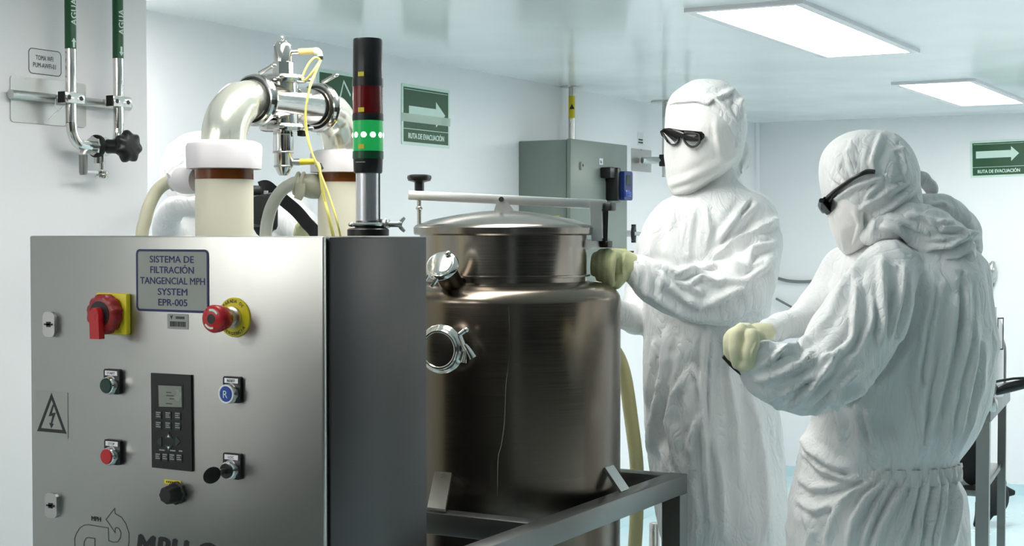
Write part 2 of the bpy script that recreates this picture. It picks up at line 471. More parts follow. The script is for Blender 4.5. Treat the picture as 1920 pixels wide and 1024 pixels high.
# name plate
M = CF(324, 527)
x0, y0 = loc2(M, 256.5, 468); x1, y1 = loc2(M, 391.5, 586.5)
pl = MB().prism([M @ V(x, y, 0) for x, y in rrect((x0 + x1) / 2, (y0 + y1) / 2, abs(x1 - x0), abs(y1 - y0), 0.006)], (0, -1, 0), 0.0008).build('name_plate', M_PALE, cab)
M = M @ Matrix.Translation((0, 0, 0.0008))
ribbon(rrect((x0 + x1) / 2, (y0 + y1) / 2, abs(x1 - x0) - 0.002, abs(y1 - y0) - 0.002, 0.006), M, 0.0036, closed=True).build('border', M_NAVY, pl)
for s, xa, xb, yb in (('SISTEMA DE', 282, 364, 492.5), ('FILTRACIÓN', 283, 364, 512.5), ('TANGENCIAL MPH', 264, 385, 533), ('SYSTEM', 297, 352, 553.5), ('EPR-005', 298, 352, 573.5)):
    a = loc2(M, xa, yb); b = loc2(M, xb, yb)
    text('lettering', s, M @ Matrix.Translation(((a[0] + b[0]) / 2, (a[1] + b[1]) / 2, 0)), 0.01, M_NAVY, pl, wfit=b[0] - a[0], hfit=0.0108, bold=0.012)

# barcode sticker
M = CF(334, 603)
st = MB().prism([M @ V(x, y, 0) for x, y in rrect(0, 0, 0.043, 0.024, 0.002)], (0, -1, 0), 0.0006).build('barcode_sticker', M_PALE, cab)
bb = MB(); x = -0.016
while x < 0.015:
    wd = random.choice((0.0006, 0.0012, 0.002)); bb.box((x, -0.008, 0.0006), (x + wd, 0.0, 0.0009), M=M); x += wd + random.choice((0.0006, 0.001))
bb.prism([M @ V(x, y, 0.0006) for x, y in ((-0.016, 0.010), (-0.013, 0.003), (-0.010, 0.010), (-0.0125, 0.0085), (-0.0145, 0.0085))], (0, -1, 0), 0.0003)
for k in range(6): bb.box((-0.004 + k * 0.003, 0.004, 0.0006), (-0.002 + k * 0.003, 0.008, 0.0009), M=M)
bb.build('bars', M_INK, st)

# voltage warning sticker
M = CF(97.5, 777)
st = MB().prism([M @ V(x, y, 0) for x, y in rrect(0, 0, 0.072, 0.076, 0.001)], (0, -1, 0), 0.0006).build('voltage_sticker', M_PALE, cab)
tri = [(0, 0.030), (0.029, -0.027), (-0.029, -0.027)]
ribbon(tri, M @ Matrix.Translation((0, 0, 0.0006)), 0.0055, closed=True).build('triangle', M_INK, st)
MB().prism([M @ V(x * 1.15, y * 1.15 + 0.001, 0.0006) for x, y in ((0.002, 0.013), (-0.006, -0.004), (0.0015, -0.003), (-0.0022, -0.014), (-0.005, -0.013), (-0.001, -0.021), (0.004, -0.0145), (0.001, -0.014), (0.008, 0.002), (0.0005, 0.001), (0.005, 0.013))], (0, -1, 0), 0.0004).build('flash', M_INK, st)

# push buttons
def button_base(name, px, py, txt, parent=cab):
    M = CF(px, py)
    b = MB().prism([M @ V(x, y, 0) for x, y in rrect(0, 0, 0.034, 0.040, 0.004)], (0, -1, 0), 0.007).build(name, M_BLACK, parent)
    MB().box((-0.0135, 0.0098, 0.007), (0.0125, 0.0172, 0.0076), M=M).build('legend_plate', M_PAPER, b)
    text('lettering', txt, M @ Matrix.Translation((-0.0005, 0.0115, 0.0078)), 0.006, M_INK, b, hfit=0.0042, bold=0.01)
    MB().lathe(M @ V(0, -0.0055, 0.007), M @ V(0, -0.0055, 0.02), [(0, 0.0148), (0.004, 0.0148), (0.011, 0.0135), (0.012, 0.0125)], seg=32).build('bezel', M_CHROME, b)
    return b, M
for name, px, py, txt, mt in (('push_button', 215, 715, 'START', M_DGRN), ('push_button', 216, 847, 'STOP', M_RED), ('push_button', 440, 730, 'RESET', M_BLUE)):
    b, M = button_base(name, px, py, txt)
    MB().lathe(M @ V(0, -0.0055, 0.012), M @ V(0, -0.0055, 0.022), [(0, 0.0122), (0.008, 0.0122), (0.0095, 0.011)], seg=32).build('cap', mt, b)
    if txt == 'RESET':
        MB().torus(M @ V(0, -0.0055, 0.0195), (0, -1, 0), 0.0132, 0.0017).build('bezel_rim', M_PAPER, b)
        text('lettering', 'R', M @ Matrix.Translation((0, -0.0112, 0.0218)), 0.01, M_SIGNW, b, hfit=0.0115)
b, M = button_base('key_switch', 440, 873, 'LOC')
MB().lathe(M @ V(0, -0.0055, 0.018), M @ V(0, -0.0055, 0.022), [(0, 0.0115), (0.003, 0.0115)], seg=28).build('lock_face', M_BLACK, b)
kb = MB(); K = M @ Matrix.Translation((0, -0.0055, 0.02))
kb.box((-0.0012, -0.004, 0), (0.0012, 0.004, 0.014), M=K)
kb.build('key', M_STEEL, b)
kb = MB().ell(K @ V(0, -0.002, 0.032), V(0.0022, 0, 0), V(0, 0, 0.0125), V(0, -0.020, 0))
kb.build('key_grip', M_BLACKM, b)

# keypad
M = CF(324, 789)
a = loc2(M, 286, 699); c = loc2(M, 361, 703); d2 = loc2(M, 363, 884); e = loc2(M, 288, 876)
kp = MB().prism([M @ V(x, y, 0) for x, y in (a, e, d2, c)], (0, -1, 0), 0.004).build('keypad', M_BLACK, cab)
MB().prism([M @ V(*loc2(M, x, y), 0.004) for x, y in ((294, 719), (294, 766), (347, 767), (347, 720))], (0, -1, 0), 0.0006).build('screen_bezel', M_BLACKM, kp)
MB().prism([M @ V(*loc2(M, x, y), 0.0046) for x, y in ((301, 722), (302, 762), (345, 763), (344, 724))], (0, -1, 0), 0.0005).build('screen', M_LCD, kp)
sg = MB()
for x, y, wx in ((316, 735, 9), (316, 741, 14), (322, 747, 8), (315, 756, 12)):
    p = loc2(M, x, y); sg.box((p[0], p[1] - 0.0008, 0.0051), (p[0] + wx / 900, p[1] + 0.0008, 0.0053), M=M)
sg.build('screen_segments', M_GREYINK, kp)
for x, y in [(301 + 18 * i, yy + i * .9) for yy in (778, 797) for i in range(3)] + [(300 + 13.3 * i, 856 + i * .8) for i in range(4)]:
    p = loc2(M, x, y)
    k = MB().box((p[0] - 0.006, p[1] - 0.0062, 0.004), (p[0] + 0.006, p[1] + 0.0062, 0.0052), M=M, bev=0.0005).build('key', M_KEY, kp)
    lm = MB()
    for q in range(3): lm.box((p[0] - 0.0045, p[1] + 0.0035 - q * 0.0032, 0.0052), (p[0] + 0.0045 - 0.002 * (q % 2), p[1] + 0.0049 - q * 0.0032, 0.0054), M=M)
    lm.build('key_print', M_PALE, k)
for dx, dy, rot in ((0, 12, 0), (0, -8, math.pi), (-16, 2, math.pi / 2), (16, 3, -math.pi / 2)):
    p = loc2(M, 320 + dx, 830 - dy)
    R = Matrix.Translation((p[0], p[1], 0.004)) @ Matrix.Rotation(rot, 4, 'Z')
    MB().prism([M @ R @ V(x, y, 0) for x, y in ((0, 0.007), (-0.008, -0.003), (0.008, -0.003))], (0, -1, 0), 0.0012).build('arrow_key', M_KEY, kp)
    if dx == 0: MB().prism([M @ R @ V(x, y, 0.0012) for x, y in ((0, 0.003), (-0.0025, -0.001), (0.0025, -0.001))], (0, -1, 0), 0.0003).build('arrow_print', M_PAPER, kp)
for x, y, wx in ((302, 843, 10), (322, 844, 10), (339, 845, 6)):
    p = loc2(M, x, y); MB().box((p[0], p[1] - 0.001, 0.004), (p[0] + wx / 900, p[1] + 0.001, 0.0043), M=M).build('key_caption', M_PALE, kp)

# selector knob with yellow tag
M = CF(324, 904.5)
tg = MB().box((-0.017, -0.0035, 0), (0.017, 0.0035, 0.0006), M=M).build('yellow_tag', M_YEL, cab)
ib = MB()
for k in range(7): ib.box((-0.013 + k * 0.0038, -0.0014, 0.0006), (-0.0105 + k * 0.0038, 0.0014, 0.0008), M=M)
ib.build('print', M_INK, tg)
M = CF(334, 924)
MB().lathe(M @ V(0, 0, 0), M @ V(0, 0, 0.03), [(0, 0.017), (0.006, 0.0175), (0.008, 0.015), (0.026, 0.0135), (0.03, 0.011)], seg=48,
           wob=lambda t: 0.05 * math.cos(8 * t)).build('selector_knob', M_BLACKM, cab)

# logo print
M = CF(200, 1000)
lg = ribbon([loc2(M, *q) for q in ((141, 1040), (140, 1010), (143, 1001), (150, 990), (158, 985), (166, 984), (203, 990), (204, 1014), (213, 1017), (221, 1016), (226, 1008), (227, 1000), (224, 992), (219, 989), (216, 991), (216, 999), (199, 974), (215, 953.5), (216, 963), (228, 970), (236, 982), (242, 1000), (242, 1016), (238, 1040))], M, 0.0013)
lg.build('logo_outline', M_GREYINK, cab)
ribbon([loc2(M, *q) for q in ((157, 1040), (158, 1016), (162, 1009), (166, 1008), (178, 1010), (178, 1040))], M, 0.0013).build('logo_outline', M_GREYINK, cab)
a = loc2(M, 172, 976)
text('lettering', 'MPH', M @ Matrix.Translation((*a, 0)), 0.01, M_INK, cab, wfit=0.020, hfit=0.0075, align='LEFT', bold=0.03)
for s, xa, xb, yt in (('MPH', 258, 353, 998), ('S', 373, 402, 1014)):
    a = loc2(M, xa, yt + 42); b = loc2(M, xb, yt + 42)
    text('lettering', s, M @ Matrix.Translation((a[0], a[1], 0)), 0.04, M_INK, cab, wfit=b[0] - a[0], hfit=0.034, align='LEFT', bold=0.03, shear=0.15, spacing=1.15)

# ------------------------------------------------------------------ signal tower on the cabinet
tx, ty = -1.352, 1.955
td = dep(V(tx, ty, 1.6))
def tz(py): return P(690, py, td).z
st = thing('signal_tower', V(tx, ty, ZC1), 'stack light with black, red and lit green segments standing on the control cabinet', 'signal light')
C0 = V(tx, ty, 0); UPZ = V(0, 0, 1)
def tl(name, y0, y1, prof, mt, seg=40, parent=st):
    z1, z0 = tz(y0), tz(y1); H = z1 - z0
    return MB().lathe(V(tx, ty, z0), V(tx, ty, z1), [(h * H, r) for h, r in prof], seg).build(name, mt, parent)
tl('top_module', 74, 150, ((0, .0235), (.96, .0235), (1, .0222)), M_BLACK)
tl('joint_ring', 148, 163, ((0, .0246), (1, .0246)), M_BLACK)
tl('red_lens', 163, 217, ((0, .0238), (1, .0238)), M_REDLENS)
tl('joint_ring', 214, 227, ((0, .0246), (1, .0246)), M_BLACK)
def lit(name, col, strength, base):
    mt = mat(name, base, 0.2); b = mt.node_tree.nodes['Principled BSDF']
    b.inputs['Emission Color'].default_value = col; b.inputs['Emission Strength'].default_value = strength
    return mt
M_GLOW = lit('lit green lens', (0.02, 0.5, 0.12, 1), 0.5, srgb(10, 110, 50))
M_LAMP = lit('green lamp', (0.7, 1.0, 0.78, 1), 2.2, srgb(120, 220, 150))
gl = tl('green_lens', 227, 286, ((0, .0238), (1, .0238)), M_GLOW)
zc = tz(254)
for k in range(10):
    a = 2 * math.pi * k / 10
    c = V(tx + 0.0182 * math.cos(a), ty + 0.0182 * math.sin(a), zc)
    MB().ell(c, V(0.0072, 0, 0), V(0, 0.0072, 0), V(0, 0, 0.0075), 14, 9).build('lamp', M_LAMP, gl)
tl('joint_ring', 284, 298, ((0, .0246), (1, .0246)), plain('dark green ring', srgb(12, 78, 46), .3))
tl('base_module', 297, 325, ((0, .0215), (.12, .0228), (1, .0235)), M_BLACK)
ll = MB()
Mt = frame(V(tx, ty, tz(305)) + V(.148, -.949, 0).normalized() * 0.0236, (.949, .148, 0), (.148, -.949, 0))
ll.box((-.010, -.0006, -.0015), (.006, .0006, .0006), M=Mt); ll.build('print', M_PALE, st)
for y in (142, 208, 276):
    MB().box((-.005, -.0035, -.002), (.005, .0035, .0012), M=frame(V(tx, ty, tz(y)) + V(.148, -.949, 0).normalized() * 0.0236, (.949, .148, 0), (.148, -.949, 0))).build('yellow_tab', M_YEL, st)
M_ALU = mat('aluminium pole', (0.72, 0.73, 0.76, 1), 0.3, 1.0); vary(M_ALU, scale=(1, 1, 1), amt_col=.02, amt_rough=.02)
tl('pole', 322, 424, ((0, .0175), (1, .0175)), M_ALU)
for sx in (-1, 1):
    q = C0 + RGT * (0.0165 * sx)
    MB().cyl(V(q.x, q.y, tz(424)), V(q.x, q.y, tz(325)), 0.0032, seg=10).build('tie_rod', M_POL, st)
zb = ZC1
MB().lathe(V(tx, ty, zb), V(tx, ty, zb + .03), [(0, .033), (.010, .033), (.012, .030), (.013, .021), (.022, .0205), (.024, .0185)], 40).build('foot', M_BLACK, st)
# clamp with a wing nut on the foot
q = V(tx, ty, zb + .018)
cl = MB().torus(q, UPZ, .0235, .0035, 32, 8).build('clamp_ring', M_POL, st)
qq = q + RGT * 0.026
c2 = MB().box(qq + V(-.007, -.007, -.006), qq + V(.007, .007, .009), bev=.002); c2.build('clamp_block', M_STEEL, st)
wn = MB().cyl(qq + RGT * .004, qq + RGT * .024, .0042, seg=14).cyl(qq + RGT * .022, qq + RGT * .028, .0055, seg=14)
for s in (-1, 1): wn.tube([qq + RGT * .024, qq + RGT * .027 + V(0, 0, .006 * s), qq + RGT * .032 + V(0, 0, .011 * s)], [.003, .0035, .0025], 8, 4)
wn.build('wing_nut', M_STEEL, st)
MB().ell(q - RGT * 0.026 + V(0, 0, 0), RGT * .006, FWD * .006, V(0, 0, .004), 12, 8).build('clamp_block', M_POL, st)

# ------------------------------------------------------------------ tangential filter unit behind the cabinet
FX = -1.80; FY1 = 2.14; FY2 = 2.515
FZ = 1.729
fu = thing('filter_unit', V(FX, (FY1 + FY2) / 2, 0), 'two cream filter columns with white collars joined by a steel elbow manifold behind the cabinet', 'filtration unit')
def dd(y): return dep(V(FX, y, 1.5))
def fz(py, y): return P(960, py, dd(y)).z
for y, yt, yb in ((FY1, 265, 318), (FY2, 283, 325)):
    z1, z0 = fz(yt, y), fz(yb, y)
    colm = MB().lathe(V(FX, y, .32), V(FX, y, z0), [(0, .053), (z0 - .32 - .018, .053)], 40).build('filter_column', M_CREAM, fu)
    MB().lathe(V(FX, y, z0 - .0185), V(FX, y, z0 + .004), [(0, .0535), (.0225, .0535)], 40).build('amber_ring', M_AMBER, colm)
    H = z1 - z0
    MB().lathe(V(FX, y, z0), V(FX, y, z1), [(0, .060), (0.001, .067), (H * .78, .0685), (H * .9, .066), (H, .056), (H + .0005, .042)], 48,
               wob=lambda t: 0.016 * (1 if math.cos(8 * t) > -0.2 else -1)).build('collar', M_WHITEP, colm)
MB().box((FX - .2, FY1 - .05, .28), (FX + .10, FY2 + .08, .32)).build('skid_plate', M_STEEL, fu)
for sx in (-.18, .08):
    for sy in (FY1 - .03, FY2 + .06):
        MB().cyl(V(FX + sx, sy, 0), V(FX + sx, sy, .28), .018, seg=16).build('leg', M_STEEL, fu)
ra = FY1 + .088 - FY1
def arc(y0, sgn, zt, R, n=10):
    return [V(FX, y0 + sgn * R * (1 - math.cos(a)), zt - R + R * math.sin(a)) for a in [math.pi / 2 * k / n for k in range(n + 1)]]
zt1 = fz(268, FY1)
e1 = MB().tube([V(FX, FY1, zt1)] + arc(FY1, 1, FZ, FZ - zt1 - .002) + [V(FX, FY1 + (FZ - zt1) + .004, FZ)], [.042] * 6 + [.041] * 3 + [.037] * 4, 32, 1)
e1.build('elbow_pipe', M_POLW, fu)
zt2 = fz(286, FY2)
R2 = FZ - zt2 - .002
e2 = MB().tube([V(FX, FY2, zt2)] + arc(FY2, -1, FZ, R2) + [V(FX, FY2 - R2 - .006, FZ)], [.042] * 6 + [.041] * 3 + [.037] * 4, 32, 1)
e2.build('elbow_pipe', M_POLW, fu)
ya, yb_ = FY1 + (FZ - zt1) + .002, FY2 - R2 - .004
man = MB().cyl(V(FX, ya, FZ), V(FX, yb_, FZ), .036, seg=40)
ym = 2.315
man.cyl(V(FX, ym, FZ - .052), V(FX, ym, FZ + .052), .030, seg=32)
man.build('manifold', M_POL, fu)
for y in (ya + .004, yb_ + .002):
    g = MB().lathe(V(FX, y - .012, FZ), V(FX, y + .012, FZ), [(0, .040), (.002, .0475), (.008, .0495), (.012, .044), (.016, .0495), (.022, .0475), (.024, .040)], 40).build('pipe_clamp', M_POL, fu)
    MB().torus(V(FX, y - .012, FZ), (0, 1, 0), .041, .003, 40, 8).build('seal', M_BLACKM, g)
    q = V(FX + .01, y, FZ + .05)
    MB().cyl(q, q + V(.03, 0, .012), .004, seg=10).ell(q + V(.032, 0, .013), V(.008, 0, 0), V(0, .005, 0), V(0, 0, .004), 10, 6).build('clamp_bolt', M_STEEL, g)
for s in (-1, 1):
    z = FZ + s * .047
    g = MB().lathe(V(FX, ym, z - .008), V(FX, ym, z + .008), [(0, .036), (.002, .044), (.008, .047), (.014, .044), (.016, .036)], 40).build('pipe_clamp', M_POL, fu)
    for sy in (-1, 1):
        q = V(FX + .012, ym + sy * .046, z)
        MB().cyl(q - V(.012, 0, 0), q + V(.02, 0, 0), .004, seg=10).ell(q + V(.02, 0, 0), V(.006, 0, 0), V(0, .008, 0), V(0, 0, .005), 10, 6).build('clamp_bolt', M_STEEL, g)
# upper sensor
dm = dd(ym)
def mz(py): return P(530, py, dm).z
us = MB()
us.lathe(V(FX, ym, mz(158)), V(FX, ym, mz(74)), [(0, .014), (mz(147) - mz(158), .011), (mz(142) - mz(158), .0195), (mz(118) - mz(158), .0195), (mz(116) - mz(158), .0165), (mz(85) - mz(158), .0165), (mz(79) - mz(158), .012), (mz(75) - mz(158), .004)], 6)
us_o = us.build('pressure_sensor', M_POL, fu, smooth=20)
MB().lathe(V(FX, ym, mz(118)), V(FX, ym, mz(77)), [(0, .0175), (mz(88) - mz(118), .0175), (mz(80) - mz(118), .013), (mz(77) - mz(118), .006)], 32).build('sensor_head', M_POL, us_o)
MB().torus(V(FX, ym, mz(76)), (1, .6, 0), .008, .0022, 24, 8).build('lifting_eye', M_POL, us_o)
zp = mz(97)
def side(px, py, d=None): return P(px, py, dm if d is None else d)
MB().tube([side(540, 98), side(563, 97)], .006, 14, 1).build('plug_nut', M_STEEL, us_o)
MB().tube([side(560, 97), side(589, 96)], [.0062, .0066], 14, 1).build('plug_boot', M_BOOT, us_o)
MB().tube([side(588, 96), side(594, 96), side(599, 100), side(601, 108)], [.0066, .0072, .006, .0045], 14, 4).build('plug_elbow', M_WHITEP, us_o)
MB().lathe(side(601, 106), side(602, 114), [(0, .0052), (.006, .005)], 14).build('plug_tie', M_BLACKM, us_o)
# lower sensor
ls = MB().lathe(V(FX, ym, mz(234)), V(FX, ym, mz(330)), [(0, .012), (.006, .012), (.008, .0175), (mz(234) - mz(250), .0195), (mz(234) - mz(285), .0195), (mz(234) - mz(289), .0175), (mz(234) - mz(312), .0175), (mz(234) - mz(324), .012), (mz(234) - mz(329), .008)], 32).build('pressure_sensor', M_POL, fu)
MB().lathe(V(FX, ym, mz(254)), V(FX, ym, mz(283)), [(0, .0198), (mz(254) - mz(283), .0198)], 32).build('sensor_sleeve', M_CHROME, ls)
for y in (246, 286, 312): MB().torus(V(FX, ym, mz(y)), UPZ, .0185 if y < 300 else .0165, .0022, 32, 8).build('sensor_ring', M_STEEL, ls)
MB().tube([side(545, 304), side(562, 304)], [.0065, .007], 14, 1).build('plug_nut', M_STEEL, ls)
MB().tube([side(560, 304), side(590, 303)], [.0062, .0058], 14, 1).build('plug_boot', plain('yellow boot', srgb(226, 204, 60), .4), ls)
MB().lathe(side(597, 308), side(603, 320), [(0, .006), (.012, .006)], 12).build('plug_tie', M_BLACKM, ls)
MB().box(V(-.006, -.008, -.012), V(.006, .008, .012), M=Matrix.Translation(side(566, 244)), bev=.002).build('clamp_handle', M_BLACKM, ls)
# cables
def cable(pts, r=.0022, d=None):
    mb = MB().tube([P(x, y, (dm if d is None else d) + dz) for x, y, dz in pts], r, 8, 6)
    return mb.build('cable', M_CABLE, fu)
cable([(601, 112, 0), (590, 108, -.02), (577, 122, -.03), (567, 146, -.04), (573, 150, -.05), (588, 132, -.05), (600, 114, -.02)])
cable([(602, 112, 0), (594, 130, -.03), (583, 155, -.06), (577, 185, -.07), (573, 210, -.07), (576, 250, -.07), (586, 290, -.08), (598, 316, -.08), (604, 345, -.08), (612, 385, -.08), (622, 425, -.08), (628, 452, -.06)])
cable([(601, 114, 0), (592, 136, -.02), (580, 168, -.055), (574, 200, -.065), (572, 232, -.065), (580, 272, -.075), (593, 306, -.075), (603, 330, -.08), (618, 370, -.09), (632, 415, -.1), (640, 452, -.08)])
cable([(590, 303, 0), (598, 310, -.06), (601, 330, -.07), (606, 365, -.075), (616, 405, -.085), (626, 450, -.07)], .003)

# hose elbows on the columns
def hose_elbow(pts_fit, pts_hose, parent, d, ang):
    f = MB().tube([P(x, y, d + z) for x, y, z, r in pts_fit], [r for *_, r in pts_fit], 20, 5).build('hose_fitting', M_WHITEP, parent)
    MB().torus(P(pts_fit[-1][0], pts_fit[-1][1], d + pts_fit[-1][2]), P(pts_fit[-1][0], pts_fit[-1][1], d) - P(pts_fit[-2][0], pts_fit[-2][1], d), pts_fit[-1][3], .005, 24, 8).build('fitting_ring', M_WHITEP, f)
    MB().tube([P(x, y, d + z) for x, y, z in pts_hose], .0125, 16, 6).build('hose', M_HOSE, parent)
    return f
d1 = dd(FY1)
hose_elbow([(372, 338, .03, .024), (350, 338, .05, .026), (338, 337, .07, .024), (326, 336, .08, .018)],
           [(338, 335, .07), (318, 340, .09), (296, 356, .1), (280, 385, .1), (272, 415, .1), (266, 445, .1), (262, 560, .1)], fu, d1, 0)
MB().tube([P(345, 318, d1 + .07), P(332, 322, d1 + .06), P(316, 330, d1 + .05)], [.012, .010, .006], 12, 4).build('clamp_handle', M_WHITEP, fu)
M_FIT = plain('beige fitting', srgb(196, 194, 172), .4)
d2_ = dd(FY2)
f2 = MB().tube([P(600, 350, d2_ - .01), P(584, 349, d2_ - .02), P(568, 346, d2_ - .03), P(556, 342, d2_ - .04)], [.025, .026, .022, .016], 20, 5).build('hose_fitting', M_FIT, fu)
MB().tube([P(563, 344, d2_ - .06), P(562, 362, d2_ - .06), P(558, 374, d2_ - .06)], [.011, .010, .008], 12, 4).build('fitting_tail', M_FIT, f2)
for x in (556, 566): MB().torus(P(x, 344, d2_ - .04), P(x, 344, d2_) - P(x + 20, 348, d2_), .021, .004, 24, 8).build('fitting_ring', M_FIT, f2)
MB().tube([P(x, y, d2_ - .05) for x, y in ((564, 340), (545, 345), (528, 358), (514, 378), (504, 404), (498, 445), (494, 560))], .0128, 16, 6).build('hose', plain('pale hose', srgb(216, 218, 206), .4), fu)

# ------------------------------------------------------------------ tank
TX, TY = -1.55, 2.74
TD = dep(V(TX, TY, 1.2))
def kz(py): return P(943, py, TD).z
PXM = TD / FPX
tank = thing('mixing_tank', V(TX, TY, 0), 'large cylindrical stainless steel tank with a domed clamped lid', 'tank')
ZT = 0.58
rb, rn = 0.2475, 0.1795
z0 = kz(560)
prof = [(0, .06), (.004, .10), (.03, .17), (.06, .215), (.09, .24), (.12, rb)]
Hs = z0 - ZT
prof += [(Hs * k / 6 + .12 * (1 - k / 6), rb) for k in range(1, 7)]
for k in range(1, 9):
    a = math.pi / 2 * k / 8
    prof.append((Hs + .036 * math.sin(a), rb - .062 + .062 * math.cos(a)))
prof += [(Hs + .038, .181)]
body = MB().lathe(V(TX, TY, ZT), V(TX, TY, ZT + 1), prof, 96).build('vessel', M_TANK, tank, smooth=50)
# weld seam down the front, a thin raised bead
sd = lambda px, py: None
def on_cyl(px, py, R):
    r = ray(px, py); o = CAM - V(TX, TY, 0)
    a = r.x ** 2 + r.y ** 2; b = 2 * (o.x * r.x + o.y * r.y); c = o.x ** 2 + o.y ** 2 - R * R
    D = b * b - 4 * a * c
    t = (-b - math.sqrt(max(D, 0))) / (2 * a)
    return CAM + r * t
MB().tube([on_cyl(x, y, rb) for x, y in ((954, 575), (956, 640), (953, 690), (949, 720), (946, 790), (940, 835), (934, 860), (933, 930))], .0007, 6, 4).build('weld_seam', M_NECK, body)
# neck, flange ring
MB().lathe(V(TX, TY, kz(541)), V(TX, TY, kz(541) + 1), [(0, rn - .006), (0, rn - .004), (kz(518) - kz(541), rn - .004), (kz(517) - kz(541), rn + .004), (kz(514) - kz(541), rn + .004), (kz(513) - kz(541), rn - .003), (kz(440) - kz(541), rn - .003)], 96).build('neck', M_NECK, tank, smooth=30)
lz = kz(441)
rl = .1885
def h(py): return kz(py) - lz
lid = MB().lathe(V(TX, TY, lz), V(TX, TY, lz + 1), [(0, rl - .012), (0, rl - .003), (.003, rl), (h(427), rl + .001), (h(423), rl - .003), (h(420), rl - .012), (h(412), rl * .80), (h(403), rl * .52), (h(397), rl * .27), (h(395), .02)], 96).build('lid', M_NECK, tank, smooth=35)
M_BRIGHT = vary(mat('bright satin steel', (.82, .82, .8, 1), .34, 1.0), amt_col=.02, amt_rough=.02)
# clamp bar over the lid
bl, br = P(766, 366, TD), P(1137, 384, TD)
ax = (br - bl).normalized(); up = (V(0, 0, 1) - ax * ax.z).normalized(); bk = up.cross(ax)
Mb = Matrix.Identity(4)
for i, v in enumerate((ax, bk, up)): Mb[0][i], Mb[1][i], Mb[2][i] = v
Mb.translation = bl
L = (br - bl).length
MB().box((0, -.010, -.0098), (L, .010, .0098), M=Mb, bev=.0015).build('clamp_bar', M_BRIGHT, tank)
# hand knob
kp_ = P(786, 366, TD)
kn = MB().lathe(kp_ + V(0, 0, .0085), kp_ + V(0, 0, .05), [(0, .010), (.018, .010), (.019, .012), (.022, .023), (.028, .0255), (.033, .0245), (.035, .018)], 48, wob=lambda t: .05 * math.cos(5 * t)).build('hand_knob', M_BLACK, tank)
sc = MB().cyl(V(kp_.x, kp_.y, kz(425)), kp_ + V(0, 0, -.008), .0045, seg=14)
sc.lathe(V(kp_.x, kp_.y, kz(393)), V(kp_.x, kp_.y, kz(387)), [(0, .006), (.002, .0075), (.005, .0075), (.007, .006)], 16)
sc.build('clamp_screw', M_STEEL, kn)
# lug on the lid under the bar
kc = P(940, 384, TD)
lgm = MB().prism([kc - bk * .014 + ax * a_ + V(0, 0, c_) for a_, c_ in ((-.016, kz(397) - kc.z), (.030, kz(397) - kc.z), (.022, kz(388) - kc.z), (.008, kz(372) - kc.z), (-.006, kz(372) - kc.z), (-.012, kz(386) - kc.z))], bk, .004).build('lid_lug', M_BRIGHT, tank)
MB().prism([kc + bk * .010 + ax * a_ + V(0, 0, c_) for a_, c_ in ((-.016, kz(397) - kc.z), (.030, kz(397) - kc.z), (.022, kz(388) - kc.z), (.008, kz(372) - kc.z), (-.006, kz(372) - kc.z), (-.012, kz(386) - kc.z))], bk, .004).build('lid_lug', M_BLACK, tank)
MB().cyl(kc - bk * .018 + V(0, 0, kz(374) - kc.z), kc + bk * .016 + V(0, 0, kz(374) - kc.z), .0055, seg=16).build('lug_pin', M_CHROME, tank)
# hinge post on the right
hp = P(1122, 383, TD)
MB().prism([P(x, y, TD - .022) for x, y in ((1106, 378), (1128, 377), (1129, 452), (1109, 452))], FWD, .004).build('hinge_post', M_BRIGHT, tank)
MB().prism([P(x, y, TD + .024) for x, y in ((1106, 378), (1128, 377), (1129, 452), (1109, 452))], FWD, .004).build('hinge_post', M_BRIGHT, tank)
MB().cyl(hp - bk * .02, hp + bk * .02, .006, seg=16).build('hinge_pin', M_STEEL, tank)
MB().box((-.010, -.013, -.010), (.016, .013, .008), M=Matrix.Translation(P(1138, 387, TD)), bev=.003).build('hinge_stop', M_BLACK, tank)
MB().prism([P(x, y, TD - .012) for x, y in ((1130, 386), (1141, 386), (1139, 452), (1132, 452))], FWD, .024).build('hinge_arm', M_BLACK, tank)
b0 = P(1086, 458, TD - .03); b1 = P(1142, 455, TD)
MB().prism([P(1086, 450, TD - .02), P(1138, 446, TD), P(1144, 449, TD + .01), P(1144, 460, TD + .01), P(1090, 472, TD - .02), P(1085, 470, TD - .02)], FWD, .03).build('hinge_bracket', M_BRIGHT, tank)
MB().box((-.009, -.012, -.007), (.009, .012, .007), M=Matrix.Translation(P(1137, 458, TD)), bev=.002).build('hinge_nut', M_BLACK, tank)

# sanitary ports on the left flank
def port(pc, axd, r, ln, parent, cap_mat, nm):
    axd = axd.normalized(); p = MB().cyl(pc - axd * .05, pc + axd * ln, r * .78, seg=32).build(nm, M_TANK, parent)
    f0 = pc + axd * ln
    MB().lathe(f0 - axd * .009, f0 + axd * .009, [(0, r * .86), (.003, r * 1.04), (.009, r * 1.12), (.015, r * 1.04), (.018, r * .86)], 40).build('port_clamp', M_POL, p)
    MB().lathe(f0 + axd * .007, f0 + axd * .0115, [(0, r * .82), (.003, r * .82), (.0045, r * .7)], 40).build('port_cap', cap_mat, p)
    return p, f0
# upper inclined port with a capped tri clamp
c0 = P(851, 540, TD - .17); c1 = P(829, 499, TD - .235)
pa, f0 = port(c0, c1 - c0, .030, (c1 - c0).length, tank, M_POL, 'inlet_port')
a1 = (c1 - c0).normalized(); sdv = a1.cross(V(0, 0, 1)).normalized(); fr = a1.cross(sdv)
lv = MB()
for s in (-1, 1): lv.tube([P(812 + 9 * s, 518 + 2 * s, TD - .25), P(806 + 9 * s, 528 + 2 * s, TD - .25), P(800 + 9 * s, 535 + 2 * s, TD - .248)], [.0045, .004, .0035], 8, 3)
lv.build('clamp_lever', M_POL, pa)
MB().ell(P(840, 475, TD - .24), RGT * .007, UPV * .005, FWD * .005, 12, 8).build('clamp_bolt', M_POL, pa)
